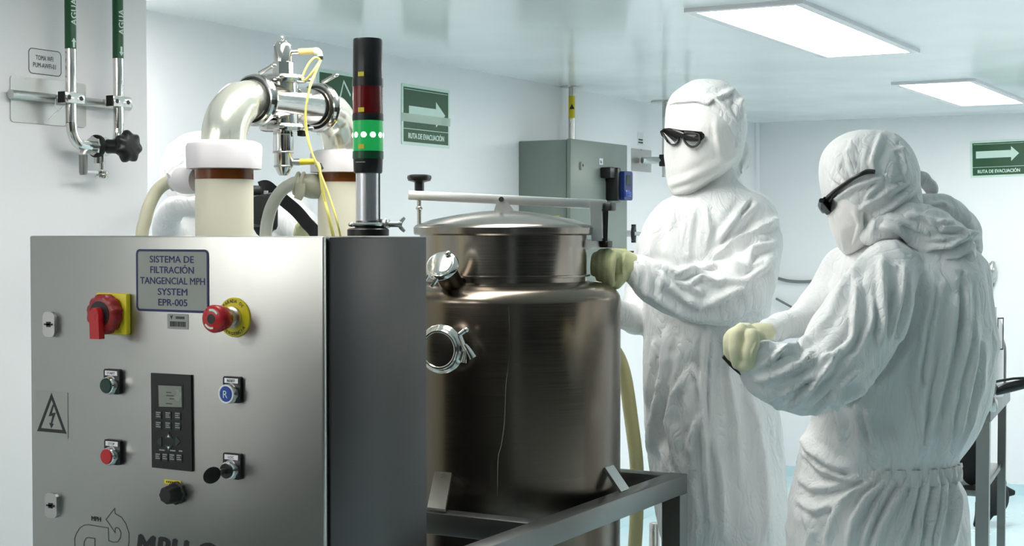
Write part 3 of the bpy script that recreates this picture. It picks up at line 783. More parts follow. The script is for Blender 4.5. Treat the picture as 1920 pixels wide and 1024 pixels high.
# lower port facing the viewer with a sight glass
c1 = P(827, 655, TD - .275); dirv = (c1 - V(TX, TY, c1.z)); dirv.z = 0; dirv.normalize()
pb, f0 = port(c1 - dirv * .05, dirv, .043, .05, tank, M_NECK, 'sight_port')
MB().torus(f0 + dirv * .010, dirv, .036, .004, 40, 10).build('glass_rim', M_POL, pb)
lv = MB().cyl(P(862, 628, TD - .29), P(872, 620, TD - .29), .005, seg=10).ell(P(874, 619, TD - .29), RGT * .006, UPV * .006, FWD * .006, 10, 7)
lv.tube([P(862, 630, TD - .29), P(868, 646, TD - .295), P(874, 658, TD - .3)], [.006, .006, .006], 10, 3)
lv.build('clamp_bolt', M_POL, pb)
wn = MB().tube([P(872, 646, TD - .3), P(878, 655, TD - .3), P(887, 671, TD - .3)], [.0035, .006, .008], 10, 4).build('wing_nut', M_POL, pb)
MB().tube([P(872, 655, TD - .3), P(871, 668, TD - .3), P(869, 680, TD - .3)], [.003, .005, .007], 10, 4).build('wing_nut', M_POL, pb)

# ------------------------------------------------------------------ stand of the tank
SZ = 0.952; SB = .042
XA1 = -1.246; XA0 = XA1 - SB; XW0 = TX - .3 - .006; XW1 = XW0 + SB
YB0 = 2.368; YD1 = 3.02; YD0 = YD1 - SB
stand = thing('tank_stand', V(TX, TY, 0), 'square tube steel stand carrying the large tank', 'tank stand')
ZS0 = SZ - SB
MB().box((XA0, 1.98, ZS0), (XA1, YD1, SZ), bev=.002).build('rail', M_FRAME, stand)
MB().box((XW0, 2.62, ZS0), (XW1, YD1, SZ), bev=.002).build('rail', M_FRAME, stand)
MB().box((-1.64, YB0, ZS0), (XA0, YB0 + SB, SZ - .001), bev=.002).build('rail', M_FRAME, stand)
MB().box((XW1, YD0, ZS0), (XA0, YD1, SZ - .001), bev=.002).build('rail', M_FRAME, stand)
for x, y in (((XA0, XA1), (YD0, YD1)), ((XA0, XA1), (2.10, 2.10 + SB)), ((XW0, XW1), (YD0, YD1)), ((XW0, XW1), (2.62, 2.62 + SB)), ((-1.64, -1.64 + SB), (YB0, YB0 + SB))):
    if True:
        lgd = MB().box((x[0], y[0], .06), (x[1], y[1], ZS0)).build('leg', M_FRAME, stand)
        MB().cyl(V((x[0] + x[1]) / 2, (y[0] + y[1]) / 2, 0), V((x[0] + x[1]) / 2, (y[0] + y[1]) / 2, .06), .022, seg=18).build('foot', M_BLACKM, lgd)
# four flat braces from the vessel to the rails
def brace(top, bot, wdir, wd):
    wdir = Vector(wdir).normalized(); top, bot = Vector(top), Vector(bot); n = (bot - top).cross(wdir).normalized()
    MB().prism([top - wdir * wd / 2, top + wdir * wd / 2, bot + wdir * wd / 2, bot - wdir * wd / 2], n, .006).build('brace', M_STEEL, stand)
yb1 = YB0 + .016
brace(on_cyl(832, 890, rb - .002), on_z(819, 958, SZ + .002), (1, 0, 0), .040)
brace(V(TX + rb - .004, TY, kz(872) + .012), V(XA0 + .018, TY, SZ + .001), (0, 1, 0), .040)
brace(V(TX, TY + rb - .004, kz(872)), V(TX, YD0 + .018, SZ + .001), (1, 0, 0), .040)
brace(V(TX - rb + .004, TY, kz(872)), V(XW1 - .018, TY, SZ + .001), (0, 1, 0), .040)
# yellow tie on the cross rail
q = on_y(962, 1016, YB0 - .001)
yt = MB()
yt.tube([q + V(-.02, -.004, -.012), q + V(-.006, -.008, -.002), q + V(.002, -.008, .003)], [.003, .004, .004], 8, 4)
yt.tube([q + V(.0, -.008, -.02), q + V(.0, -.008, .0), q + V(.002, -.010, .012)], [.0045, .004, .003], 8, 4)
yt.tube([q + V(.0, -.008, -.002), q + V(.012, -.008, .004), q + V(.018, -.010, .001)], [.004, .004, .002], 8, 4)
tie = yt.build('cable_tie', M_CABLE, None, q)
tag(tie, 'small pale yellow tie knotted on the near cross rail of the tank stand', 'cable tie')

# yellowed hose behind the tank, and a grey post
hb_ = MB().tube([P(1120, 640, 3.5), P(1150, 655, 3.5), P(1170, 700, 3.5), P(1184, 790, 3.5), P(1194, 880, 3.5), P(1193, 980, 3.5), P(1186, 1080, 3.5), P(1170, 1300, 3.5), P(1150, 1580, 3.52), P(1100, 1600, 3.55)], .0165, 18, 8)
tag(hb_.build('drain_hose', M_HOSEY, None, P(1190, 1590, 3.5)), 'yellowed hose hanging down behind the right side of the tank', 'hose')
q = P(1227, 980, 3.95)
po = thing('floor_post', V(q.x, q.y, 0), 'short grey steel post with a black peg standing behind the tank stand', 'post')
MB().lathe(V(q.x, q.y, 0), V(q.x, q.y, q.z), [(0, .03), (.01, .03), (.012, .0145), (q.z - .004, .0145), (q.z, .012)], 20).build('tube', M_STEEL, po)
MB().cyl(q + V(.012, 0, -.005), q + V(.012, 0, .012), .003, seg=8).build('peg', M_BLACK, po)

# ------------------------------------------------------------------ water outlet on the near wall
XP = XN + .055
wo = thing('water_outlet', on_x(178, 190, XN), 'two green banded steel water pipes joining at a black knobbed valve, near wall', 'water outlet')
a_, b_ = on_x(18, 141, XN), on_x(160, 238, XN)
MB().prism([V(XN, (a_.y + b_.y) / 2 + x, (a_.z + on_x(18, 228, XN).z) / 2 + y) for x, y in rrect(0, 0, b_.y - a_.y, a_.z - on_x(18, 228, XN).z, .008)], (1, 0, 0), .003).build('wall_plate', M_STEEL, wo)
p1, p2 = on_x(133, 186, XP), on_x(222, 190, XP)
r1 = .0122
zb1 = on_x(150, 272, XP).z
vb = on_x(186, 277, XP)
tp = 2.10
MB().tube([V(XP, p1.y, CEIL), V(XP, p1.y, 1.8), V(XP, p1.y, zb1 + .05)] , r1, 20, 1).build('pipe', M_POL, wo)
MB().tube([V(XP, p1.y, zb1 + .0505), V(XP, p1.y + .004, zb1 + .026), V(XP, p1.y + .016, zb1 + .008), V(XP, p1.y + .036, zb1), V(XP, vb.y, zb1 - .001)], r1, 20, 5).build('pipe_bend', M_POL, wo)
MB().tube([V(XP, p2.y, CEIL), V(XP, p2.y, 1.8), V(XP, p2.y, zb1 + .044)], r1, 20, 1).build('pipe', M_POL, wo)
MB().tube([V(XP, p2.y, zb1 + .0445), V(XP, p2.y - .002, zb1 + .026), V(XP, p2.y - .012, zb1 + .010), V(XP, vb.y, zb1)], r1, 20, 5).build('pipe_bend', M_POL, wo)
# green bands with white lettering running up
for py, pxx, pp, dirn in ((92, 133, p1, 1), (110, 222, p2, -1)):
    zlo = on_x(pxx, py, XP).z
    gb = MB().cyl(V(XP, pp.y, zlo), V(XP, pp.y, CEIL - .02), r1 + .0006, seg=28).build('green_band', M_DGREEN, wo)
    nrm = V(.985, -.17, 0).normalized()
    Mx = frame(V(XP, pp.y, 0) + nrm * (r1 + .0012), (0, 0, 1), nrm)
    # wrap the letters round the pipe: small flat letters on its front
    za = on_x(pxx, 48 if dirn > 0 else 66, XP).z
    t_ = text('lettering', 'AGUA', frame(V(XP, pp.y, za) + nrm * (r1 + .0009), (0, 0, 1), nrm) @ Matrix.Translation((0, -.0075, 0)), .02, M_SIGNW, gb, hfit=.0150, align='LEFT', bold=.012, spacing=1.05)
    zq = on_x(pxx, (70 + 92) / 2 if dirn > 0 else 97, XP).z
    ar = [(-.007, .002), (0, .011), (.007, .002), (.003, .002), (.003, -.011), (-.003, -.011), (-.003, .002)]
    A = frame(V(XP, pp.y, zq) + nrm * (r1 + .0006), (0, dirn, 0), nrm) if dirn > 0 else frame(V(XP, pp.y, zq) + nrm * (r1 + .0006), (0, 1, 0), nrm) @ Matrix.Rotation(math.pi, 4, 'Z')
    MB().prism([A @ V(x, y, 0) for x, y in ar], nrm, .0006).build('arrow', M_SIGNW, gb)
# horizontal arm and pipe brackets
ra_, rb2 = on_x(22, 183, XN + .02), on_x(250, 191, XN + .02)
zr = on_x(133, 188, XN + .02).z
MB().cyl(V(XN + .016, ra_.y, zr), V(XN + .016, rb2.y - .01, zr), .0105, seg=20).build('arm', M_STEEL, wo)
for pp in (p1, p2):
    zc_ = on_x(133 if pp is p1 else 222, 184 if pp is p1 else 191, XP).z
    bk_ = MB().box((XP - .0135, pp.y - .030, zc_ - .0125), (XP + .0135, pp.y + .030, zc_ + .0125), bev=.0015).build('pipe_bracket', M_POL, wo)
    MB().box((XP - .006, pp.y - .034, zc_ - .0125), (XP + .0137, pp.y - .0302, zc_ + .0125)).build('bracket_pad', M_BLACKM, bk_)
    MB().cyl(V(XN + .02, pp.y - .012, zc_), V(XP - .013, pp.y - .012, zc_), .007, seg=12).build('bracket_stem', M_STEEL, bk_)
    for dy in (-.018, .019):
        MB().cyl(V(XP + .0134, pp.y + dy, zc_), V(XP + .0142, pp.y + dy, zc_), .0055, seg=14).build('bracket_screw', M_BLACK, bk_)
# valve body, knob, sample parts
vbm = MB().cyl(V(XP, vb.y - .022, zb1), V(XP, vb.y + .024, zb1), .0225, seg=8)
vbm.cyl(V(XP, vb.y + .0, zb1), V(XP, vb.y + .0, zb1 - .04), .012, seg=20)
vv = vbm.build('valve_body', M_POL, wo, smooth=20)
MB().cyl(V(XP, vb.y - .012, zb1), V(XP, vb.y - .004, zb1), .0265, seg=36).build('valve_seal', M_BLACKM, vv)
kc_ = on_x(238, 275, XP + .05)
kd = V(.8, .55, 0).normalized()
k0 = V(XP + .012, vb.y + .012, zb1)
MB().tube([k0, k0 + (kc_ - k0) * .35, k0 + (kc_ - k0) * .62], [.017, .0165, .018], 20, 3).build('valve_neck', M_BLACK, vv)
kdd = V(.88, -.12, 0).normalized()
MB().lathe(kc_ - kdd * .014, kc_ + kdd * .018, [(0, .012), (.006, .030), (.014, .036), (.022, .036), (.028, .031), (.032, .018)], 84, wob=lambda t: .085 * math.cos(7 * t)).build('valve_knob', M_BLACK, vv)
sp = on_x(156, 300, XP)
MB().tube([V(XP, vb.y - .022, zb1 - .004), V(XP, sp.y + .006, zb1 - .012), V(XP, sp.y, zb1 - .02), V(XP, sp.y, on_x(156, 292, XP).z)], .0085, 16, 4).build('sample_elbow', M_STEEL, vv)
sl = MB().lathe(V(XP, sp.y, on_x(156, 328, XP).z), V(XP, sp.y, on_x(156, 287, XP).z), [(0, .0082), (.004, .0082), (.0042, .0096), (.046, .0096)], 20).build('sample_sleeve', M_FRAME, vv)
dp = on_x(191, 305, XP)
MB().cyl(V(XP, dp.y, on_x(190, 318, XP).z), V(XP, dp.y, zb1 - .02), .0055, seg=16).build('drain_stem', M_POL, vv)
MB().lathe(V(XP, dp.y, on_x(191, 335, XP).z), V(XP, dp.y, on_x(191, 318, XP).z), [(0, .014), (.003, .0165), (.006, .0165), (.009, .012), (.012, .0165), (.016, .0165), (.018, .012)], 28).build('drain_clamp', M_POL, vv)
MB().cyl(V(XP, sp.y + .006, on_x(170, 323, XP).z), V(XP, dp.y - .01, on_x(170, 323, XP).z), .004, seg=12).build('drain_link', M_PAPER, vv)
tie = MB().tube([on_x(104, 186, XN + .04), on_x(105, 203, XN + .045), on_x(113, 206, XN + .05), on_x(122, 196, XN + .05)], .0012, 6, 5)
tie.tube([on_x(120, 199, XN + .05), on_x(104, 212, XN + .04), on_x(92, 224, XN + .035)], .0013, 6, 5)
tag(tie.build('cable_tie', M_PAPER, None, on_x(110, 200, XN + .04)), 'loose white cable tie hanging from the left water pipe bracket', 'cable tie')

# text plate beside the pipes
def wall_frame_x(px, py, x): return frame(on_x(px, py, x), (0, 1, 0), (1, 0, 0))
def wall_frame_y(px, py, y): return frame(on_y(px, py, y), (1, 0, 0), (0, -1, 0))
c_tl, c_br = on_x(53.5, 88.5, XN), on_x(115.5, 144.5, XN)
M = frame(on_x(84, 117, XN), (0, 1, 0), (1, 0, 0))
wd, ht = c_br.y - c_tl.y, on_x(53.5, 88.5, XN).z - on_x(53.5, 137, XN).z
sgn = thing('wall_label', M.translation, 'white wall label reading TOMA WFI above the steel plate left of the pipes', 'label')
pl = MB().prism([M @ V(x, y, 0) for x, y in rrect(0, 0, wd, ht, .01)], (1, 0, 0), .001).build('plate', M_PAPER, sgn)
ribbon(rrect(0, 0, wd - .002, ht - .002, .01), M @ Matrix.Translation((0, 0, .001)), .0016, closed=True).build('border', M_GREYINK, sgn)
for s, dy, wf in (('TOMA WFI', .0035, .052), ('PUM-AWFI-01', -.0135, .068)):
    text('lettering', s, M @ Matrix.Translation((-.002, dy, .001)), .01, M_INK, sgn, wfit=wf, hfit=.0112, bold=.008)

# ------------------------------------------------------------------ evacuation signs
def evac(name, M, wd, ht, label, split, arrow, txt):
    t = thing('evacuation_sign', M.translation, label, 'sign', None)
    n = M.to_3x3() @ V(0, 0, 1)
    MB().prism([M @ V(x, y, 0) for x, y in rrect(0, 0, wd, ht, .004)], n, .003).build('board', M_SIGNW, t)
    e = .012 if ht > .2 else .006
    MB().box((-wd / 2 + e, -ht / 2 + e, .003), (wd / 2 - e, ht / 2 - e, .0036), M=M).build('green_field', M_GREEN, t)
    ys = -ht / 2 + e + (ht - 2 * e) * split
    MB().box((-wd / 2 + e, ys - .0012, .0036), (wd / 2 - e, ys + .0012, .004), M=M).build('divider', M_SIGNW, t)
    for k, s in enumerate(arrow):
        MB().prism([M @ V(x, y, .0036) for x, y in s], n, .0004).build('arrow' if k == 0 else 'figure', M_SIGNW, t)
    if txt:
        text('lettering', txt, M @ Matrix.Translation((0, -ht / 2 + e + (ys + ht / 2 - e) * .28, .0036)), .02, M_SIGNW, t, wfit=wd * .74, hfit=(ys + ht / 2 - e) * .42, bold=.02)
    if ht > .2 and len(arrow) == 1:
        ribbon([(-wd / 2 + .018, ht / 2 - .02), (wd / 2 - .018, ht / 2 - .02)], M @ Matrix.Translation((0, 0, .0036)), .002).build('top_line', M_SIGNW, t)
    return t
cTL, cBR = on_x(752, 155.5, XL), on_x(842, 277, XL)
cM = on_x(797, 218, XL)
W1, H1 = cBR.y - cTL.y, on_x(752, 155.5, XL).z - on_x(752, 270.5, XL).z
M = frame(V(XL, (cTL.y + cBR.y) / 2, on_x(752, 213, XL).z), (0, 1, 0), (1, 0, 0))
y_a = .012
es_ = evac('evacuation_sign', M, W1, H1, 'green arrow sign above the tank lid knob on the left wall', .24,
     [[(-W1 * .36, y_a + .022), (W1 * .2, y_a + .022), (W1 * .2, y_a + .05), (W1 * .40, y_a), (W1 * .2, y_a - .05), (W1 * .2, y_a - .022), (-W1 * .36, y_a - .022)]], 'RUTA DE EVACUACIÓN')
# a paler tape strip across the lower half of the arrow
MB().box((-W1 / 2 - .004, -.028, .0041), (W1 / 2 + .004, .004, .0047), M=M).build('tape_strip', mat('pale tape', srgb(206, 228, 214), .3, 0, **{'Alpha': .5}), es_)
cTL = on_x(594, 133, XL)
M2 = frame(V(XL, on_x(640, 200, XL).y, M.translation.z + .005), (0, 1, 0), (1, 0, 0))
w2 = (on_x(640, 200, XL).y - on_x(594, 200, XL).y) * 2
ch = [(-.035, -.03), (0, .04), (.055, -.01), (.05, -.018), (0, .028), (-.027, -.034)]
evac('evacuation_sign', M2, w2, H1, 'green sign on the left wall half hidden behind the signal tower', .22, [[(x * .8 + .01, y + .05) for x, y in ch], [(-.05, -.01), (.05, -.01), (.05, -.02), (-.05, -.02)]], '')
bTL, bBR = on_y(1820, 265.5, YB), on_y(1926, 332, YB)
Mb_ = frame(V((bTL.x + bBR.x) / 2, YB, (on_y(1820, 265.5, YB).z + on_y(1820, 334, YB).z) / 2 + .004), V(1, 0, .022), (0, -1, 0))
W3, H3 = bBR.x - bTL.x, on_y(1820, 265.5, YB).z - on_y(1820, 334, YB).z
ya_ = H3 * .12
evac('evacuation_sign', Mb_, W3, H3, 'wide green arrow sign on the back wall behind the nearer person', .25,
     [[(-W3 * .40, ya_ + .020), (W3 * .22, ya_ + .020), (W3 * .22, ya_ + .042), (W3 * .36, ya_), (W3 * .22, ya_ - .042), (W3 * .22, ya_ - .020), (-W3 * .40, ya_ - .020)]], 'RUTA DE EVACUACIÓN')

# ------------------------------------------------------------------ grey electrical box on the left wall
fx = XL + .26
b_l, b_r = on_x(1070, 262, fx), on_x(1176, 273, fx)
fx = XL + (b_l - on_x(1012, 262, XL)).length * 0 + .26
ztop = on_x(1070, 261, fx).z; zbot = ztop - .62
eb = thing('electrical_box', V(XL, (b_l.y + b_r.y) / 2, zbot), 'grey metal electrical enclosure with a blue device on its door, behind the tank', 'electrical box')
yb0, yb1_ = b_l.y, b_r.y
MB().box((XL, yb0 + .012, zbot), (fx - .026, yb1_, ztop), bev=.004).build('enclosure', M_BOX, eb)
MB().box((fx - .026, yb0 + .016, zbot + .01), (fx - .02, yb1_ - .008, ztop - .01)).build('door_gap', M_BLACKM, eb)
MB().box((fx - .02, yb0, zbot - .002), (fx, yb1_ + .002, ztop + .003), bev=.004).build('door', M_BOX, eb)
def ef(px, py): return wall_frame_x(px, py, fx)
lk = MB().prism([ef(1089, 311) @ V(x, y, 0) for x, y in rrect(0, 0, .026, .034, .006)], (1, 0, 0), .008).build('door_lock', M_PALE, eb)
MB().cyl(ef(1090, 310) @ V(0, 0, .008), ef(1090, 310) @ V(0, 0, .009), .006, seg=12).build('keyhole', M_BLACK, lk)
tgo = MB().box((-.018, -.014, 0), (.018, .014, .001), M=ef(1127, 303)).build('white_tag', M_PAPER, eb)
MB().box((-.010, -.008, .001), (-.004, .006, .0014), M=ef(1127, 303)).box((0, -.008, .001), (.006, .002, .0014), M=ef(1127, 303)).build('print', M_GREYINK, tgo)
M = ef(1146, 348)
dv = MB().box((-.052, -.075, 0), (.052, .082, .03), M=M, bev=.008).build('controller_bracket', M_BOX, eb)
MB().box((-.115, .03, 0), (-.03, .078, .05), M=M, bev=.005).build('black_holder', M_BLACK, eb)
MB().box((-.058, -.07, 0), (-.022, .078, .06), M=M, bev=.006).build('black_holder', M_BLACK, eb)
bd = MB().prism([M @ V(x + .012, y - .002, .03) for x, y in rrect(0, 0, .088, .13, .012)], (1, 0, 0), .05).build('blue_controller', mat('deep blue housing', srgb(18, 44, 110), .3), eb)
MB().box((-.012, .0, .08), (.03, .045, .0815), M=M).build('display', mat('dark green display', srgb(16, 40, 32), .2), bd)
MB().box((-.024, -.052, .08), (.044, -.022, .083), M=M, bev=.001).build('blue_panel', M_BLUE, bd)
yl = MB().box((-.03, -.009, 0), (.05, .012, .003), M=wall_frame_x(1052, 405, fx - .1)); 
stk = MB().prism([V(XL + .14, yb0 + .0118, ztop - .345 + q) + V(p, 0, 0) for p, q in ((-.06, -.02), (.06, -.02), (.06, .02), (-.06, .02))], (0, -1, 0), .001).build('warning_strip', M_YEL, eb)
MB().box((XL + .09, yb0 + .0098, ztop - .36), (XL + .13, yb0 + .0108, ztop - .33)).build('warning_print', plain('orange print', srgb(200, 90, 30)), stk)
MB().box((-.03, -.01, 0), (.03, .01, .002), M=ef(1168, 470)).build('yellow_sticker', M_YEL, eb)
# conduit up to the ceiling with a warning band
cq = on_x(1072, 230, XL + .05)
cdm = thing('conduit', V(XL, cq.y, CEIL), 'grey conduit with a yellow warning band rising from the electrical box to the ceiling', 'conduit')
MB().cyl(V(cq.x, cq.y, ztop - .001), V(cq.x, cq.y, CEIL), .0145, seg=20).build('tube', M_STEEL, cdm)
MB().cyl(V(cq.x, cq.y, CEIL - .004), V(cq.x, cq.y, CEIL), .05, seg=24).build('ceiling_flange', M_STEEL, cdm)
z0_, z1_ = on_x(1072, 222, cq.x).z, on_x(1072, 180, cq.x).z
wb = MB().cyl(V(cq.x, cq.y, z0_), V(cq.x, cq.y, z1_), .0152, seg=24).build('warning_band', M_YEL, cdm)
Mw = frame(V(cq.x, cq.y, (z0_ + z1_) / 2) + V(.5, -.86, 0).normalized() * .0153, (.86, .5, 0), (.5, -.86, 0))
MB().prism([Mw @ V(x, y, 0) for x, y in ((0, .014), (.012, -.010), (-.012, -.010))], Mw.to_3x3() @ V(0, 0, 1), .0005).build('warning_triangle', M_INK, wb)

# ------------------------------------------------------------------ second outlet, far along the left wall
XQ = XL + .12
s2 = thing('wall_outlet', on_x(1204, 300, XL), 'far steel wall plate with an arm holding two vertical pipes beside the tall person', 'water outlet')
pc = on_x(1202, 301, XL); 
MB().prism([V(XL, pc.y + x, pc.z + y) for x, y in rrect(0, 0, on_x(1221, 300, XL).y - on_x(1184, 300, XL).y, on_x(1202, 281, XL).z - on_x(1202, 323, XL).z, .006)], (1, 0, 0), .003).build('wall_plate', M_STEEL, s2)
pe = on_x(1246, 301, XQ)
MB().tube([V(XL + .02, pc.y - .03, pc.z), V(XL + .05, pc.y + .0, pc.z), pe], .018, 16, 3).build('arm', M_STEEL, s2)
zlow = on_x(1247, 332, XQ).z
MB().cyl(V(pe.x, pe.y, zlow), V(pe.x, pe.y, CEIL), .0125, seg=18).build('pipe', M_STEEL, s2)
MB().cyl(V(pe.x + .02, pe.y + .25, zlow), V(pe.x + .02, pe.y + .25, CEIL), .0125, seg=18).build('pipe', M_STEEL, s2)
MB().box((pe.x - .022, pe.y - .022, pe.z - .03), (pe.x + .022, pe.y + .022, pe.z + .03), bev=.004).build('pipe_bracket', M_BLACK, s2)
MB().cyl(V(pe.x, pe.y, CEIL - .006), V(pe.x, pe.y, CEIL), .07, seg=24).build('ceiling_flange', M_STEEL, s2)
M = wall_frame_x(1200.5, 260, XL)
lb = thing('wall_label', M.translation, 'small white wall label above the far steel wall plate', 'label')
MB().box((-.034, -.032, 0), (.034, .032, .002), M=M).build('plate', M_PAPER, lb)
MB().box((-.026, -.010, .002), (.026, -.002, .0025), M=M).box((-.028, -.024, .002), (.028, -.016, .0025), M=M).build('print', M_GREYINK, lb)
# wall valve between box and tall person
vq = on_x(1188, 438, XL + .09)
v2 = thing('wall_valve', V(XL, vq.y, vq.z), 'small black and steel valve on the left wall right of the electrical box', 'valve')
MB().cyl(V(XL, vq.y, vq.z), vq, .016, seg=16).build('stub', M_STEEL, v2)
kb_ = MB().torus(vq, V(1, .3, 0), .030, .010, 30, 10)
kb_.cyl(vq - V(0, 0, .045), vq + V(0, 0, .045), .012, seg=12)
kb_.build('handwheel', M_BLACK, v2)
MB().tube([vq + V(0, -.02, 0), vq + V(.02, .06, -.002)], [.012, .009], 12, 1).build('lever', M_STEEL, v2)
MB().box(vq + V(-.03, -.05, -.13), vq + V(.02, .0, -.085), bev=.008).build('lower_knob', M_BLACK, v2)
MB().tube([vq + V(0, -.02, -.10), vq + V(.01, .07, -.105)], [.016, .014], 12, 1).build('outlet', M_STEEL, v2)

# ------------------------------------------------------------------ back wall: cables and hook
cb = MB().tube([on_y(x, y, YB - .02) for x, y in ((1445, 517), (1462, 523), (1480, 527), (1505, 528.5), (1530, 527), (1548, 524), (1580, 514))], .009, 10, 5)
tag(cb.build('wall_cable', M_FRAME, None, on_y(1505, 528, YB - .02)), 'thin dark cable sagging across the back wall between the two people', 'cable')
h2 = thing('cable_end', on_y(1508, 586, YB), 'grey clip with a wire on the back wall, seen just above the right sleeve', 'cable')
MB().tube([on_y(x, y, YB - .03) for x, y in ((1455, 560), (1475, 571), (1498, 583))], .007, 10, 4).build('wire', M_FRAME, h2)
MB().prism([on_y(x, y, YB - .06) for x, y in ((1496, 582), (1512, 579), (1522, 576), (1516, 595), (1502, 594))], (0, 1, 0), .06).build('clip', M_STEEL, h2)
hk = thing('wall_hook_tool', on_y(1858, 515, YB), 'small grey metal nozzle hanging on the back wall right of the nearer person', 'nozzle')
MB().tube([on_y(x, y, YB - .04) for x, y in ((1863, 490), (1859, 503), (1858, 520), (1856, 530))], [.008, .03, .028, .018], 14, 4).build('body', M_STEEL, hk)
MB().torus(on_y(1856, 533, YB - .03), (0, 1, 0), .018, .007, 20, 8).build('ring', M_FRAME, hk)
MB().cyl(on_y(1858, 510, YB - .04), on_y(1858, 510, YB), .012, seg=10).build('peg', M_FRAME, hk)

# ------------------------------------------------------------------ trolley at the right edge
def vp(px, py, d, z=None): 
    p = P(px, py, d); return p
D1 = 4.7
tq = P(1844, 790, D1)
tr = thing('steel_trolley', V(tq.x, tq.y, 0), 'steel trolley with square legs behind the nearer person at the right edge', 'trolley')
A = P(1844, 790, D1); zt = A.z
Bq = P(1879, 790, D1 + .55)
uu = (V(Bq.x, Bq.y, 0) - V(A.x, A.y, 0)); LU = uu.length; uu.normalize(); vv = V(-uu.y, uu.x, 0)      # uu to the rear, vv to the left
MT = Matrix.Identity(4)
for i, v in enumerate((uu, vv, V(0, 0, 1))): MT[0][i], MT[1][i], MT[2][i] = v
MT.translation = V(A.x, A.y, 0)
tr.location = V(A.x, A.y, 0)
for (lu, lv, top) in ((0, 0, 0), (0, .42, 0), (LU, 0, 1), (LU, .42, 1)):
    r_ = .020 if not top else .0135
    lgd = MB().box((lu - r_, lv - r_, .1), (lu + r_, lv + r_, zt), M=MT).build('leg', M_FRAME, tr)
    q = MT @ V(lu, lv, 0)
    MB().torus(q + V(0, 0, .045), uu.cross(V(0, 0, 1)), .03, .015, 24, 10).cyl(q + V(0, 0, .05), q + V(0, 0, .1), .01, seg=10).build('caster', M_BLACKM, lgd)
zu = P(1844, 752, D1).z
MB().box((-.03, -.025, zt), (LU + .02, .445, zu), M=MT, bev=.004).build('top_tray', M_FRAME, tr)
zs = P(1820, 926, D1).z
MB().box((-.01, .0, zs - .01), (LU, .42, zs + .01), M=MT, bev=.003).build('shelf', M_FRAME, tr)
hq = MT @ V(LU, 0, 0)
hz = lambda y: P(1879, y, D1 + .55).z
hd = MB().tube([V(hq.x, hq.y, zu - .02), V(hq.x, hq.y, hz(690)), V(hq.x, hq.y, hz(660)), hq + vv * .004 + V(0, 0, hz(645)), hq + vv * .02 + V(0, 0, hz(637)), hq + vv * .12 + V(0, 0, hz(636)), hq + vv * .40 + V(0, 0, hz(636)), hq + vv * .42 + V(0, 0, hz(650)), hq + vv * .42 + V(0, 0, zu - .02)], .0125, 14, 4)
hd.build('push_handle', M_FRAME, tr)
# bottle on the trolley
bq = P(1857, 700, D1 + .14); zt2_ = zu
bo = thing('white_bottle', V(bq.x, bq.y, zt2_), 'tall white bottle with printed marks standing on the trolley', 'bottle')
zt3 = P(1856, 575, D1 + .14).z
MB().lathe(V(bq.x, bq.y, zt2_), V(bq.x, bq.y, zt3), [(0, .038), (.004, .041), ((zt3 - zt2_) * .78, .041), ((zt3 - zt2_) * .88, .025), ((zt3 - zt2_) * .9, .018), (zt3 - zt2_, .018)], 28).build('body', M_WHITEP, bo)
Mq = frame(V(bq.x, bq.y, P(1864, 630, D1).z) + V(.83, -.45, 0).normalized() * .0412, (.45, .83, 0), (.83, -.45, 0))
ribbon([(-.016, -.05), (.010, -.05), (.010, .05), (-.016, .05)], Mq, .004, closed=True).build('print', M_GREYINK, bo)
ar = thing('clamp_stand', P(1868, 722, D1 - .05), 'black tapered arm with a steel joint reaching to the right edge above the trolley', 'clamp arm')
MB().tube([P(1866, 735, D1 - .05), P(1885, 728, D1 - .05), P(1930, 717, D1 - .05)], [.012, .017, .016], 14, 3).build('arm', M_BLACK, ar)
MB().tube([P(1866, 716, D1 - .06), P(1900, 710, D1 - .06), P(1930, 709, D1 - .06)], .004, 8, 2).build('rod', M_BLACKM, ar)
MB().ell(P(1860, 728, D1 - .05), RGT * .016, UPV * .026, FWD * .016, 16, 10).build('joint', M_FRAME, ar)
MB().tube([P(1858, 745, D1 - .05), P(1862, 765, D1 - .05), V(P(1862, 780, D1 + .0).x, P(1862, 780, D1 + .0).y, zt2_ - .002)], .014, 12, 2).build('support', M_STEEL, ar)
# dark bag on the shelf and dark bag on the floor
bg = thing('black_bag', V(A.x - .2, A.y + .2, zs + .01), 'black bag standing on the lower shelf of the trolley', 'bag')
q = P(1822, 898, D1 + .1)
MB().ell(V(q.x, q.y, zs + .01 + .075), RGT * .04, V(0, 0, .075), _f * .06, 24, 14).build('body', M_CLOTHBLK, bg)
MB().tube([V(q.x, q.y, zs + .15) + RGT * -.02, V(q.x, q.y, zs + .19), V(q.x, q.y, zs + .15) + RGT * .02], .006, 8, 5).build('handle', M_CLOTHBLK, bg)
D3 = 6.4
q = on_z(1865, 985, 0.0); 
fb_ = thing('cloth_bundle', V(q.x, q.y, 0), 'crumpled black bundle lying on the floor behind the trolley leg', 'bundle')
dq = dep(V(q.x, q.y, .1))
bm_ = MB().ell(P(1862, 930, dq), RGT * .075, UPV * .10, FWD * .1, 24, 14).ell(P(1868, 905, dq), RGT * .05, UPV * .05, FWD * .05, 16, 10)
bm_.tube([P(1866, 918, dq), P(1885, 922, dq), P(1902, 924, dq)], [.05, .03, .012], 14, 4)
bm_.tube([P(1850, 950, dq), P(1842, 970, dq), P(1836, 985, dq - .05)], [.06, .04, .03], 14, 4)
bm_.build('cloth', M_CLOTHBLK, fb_)

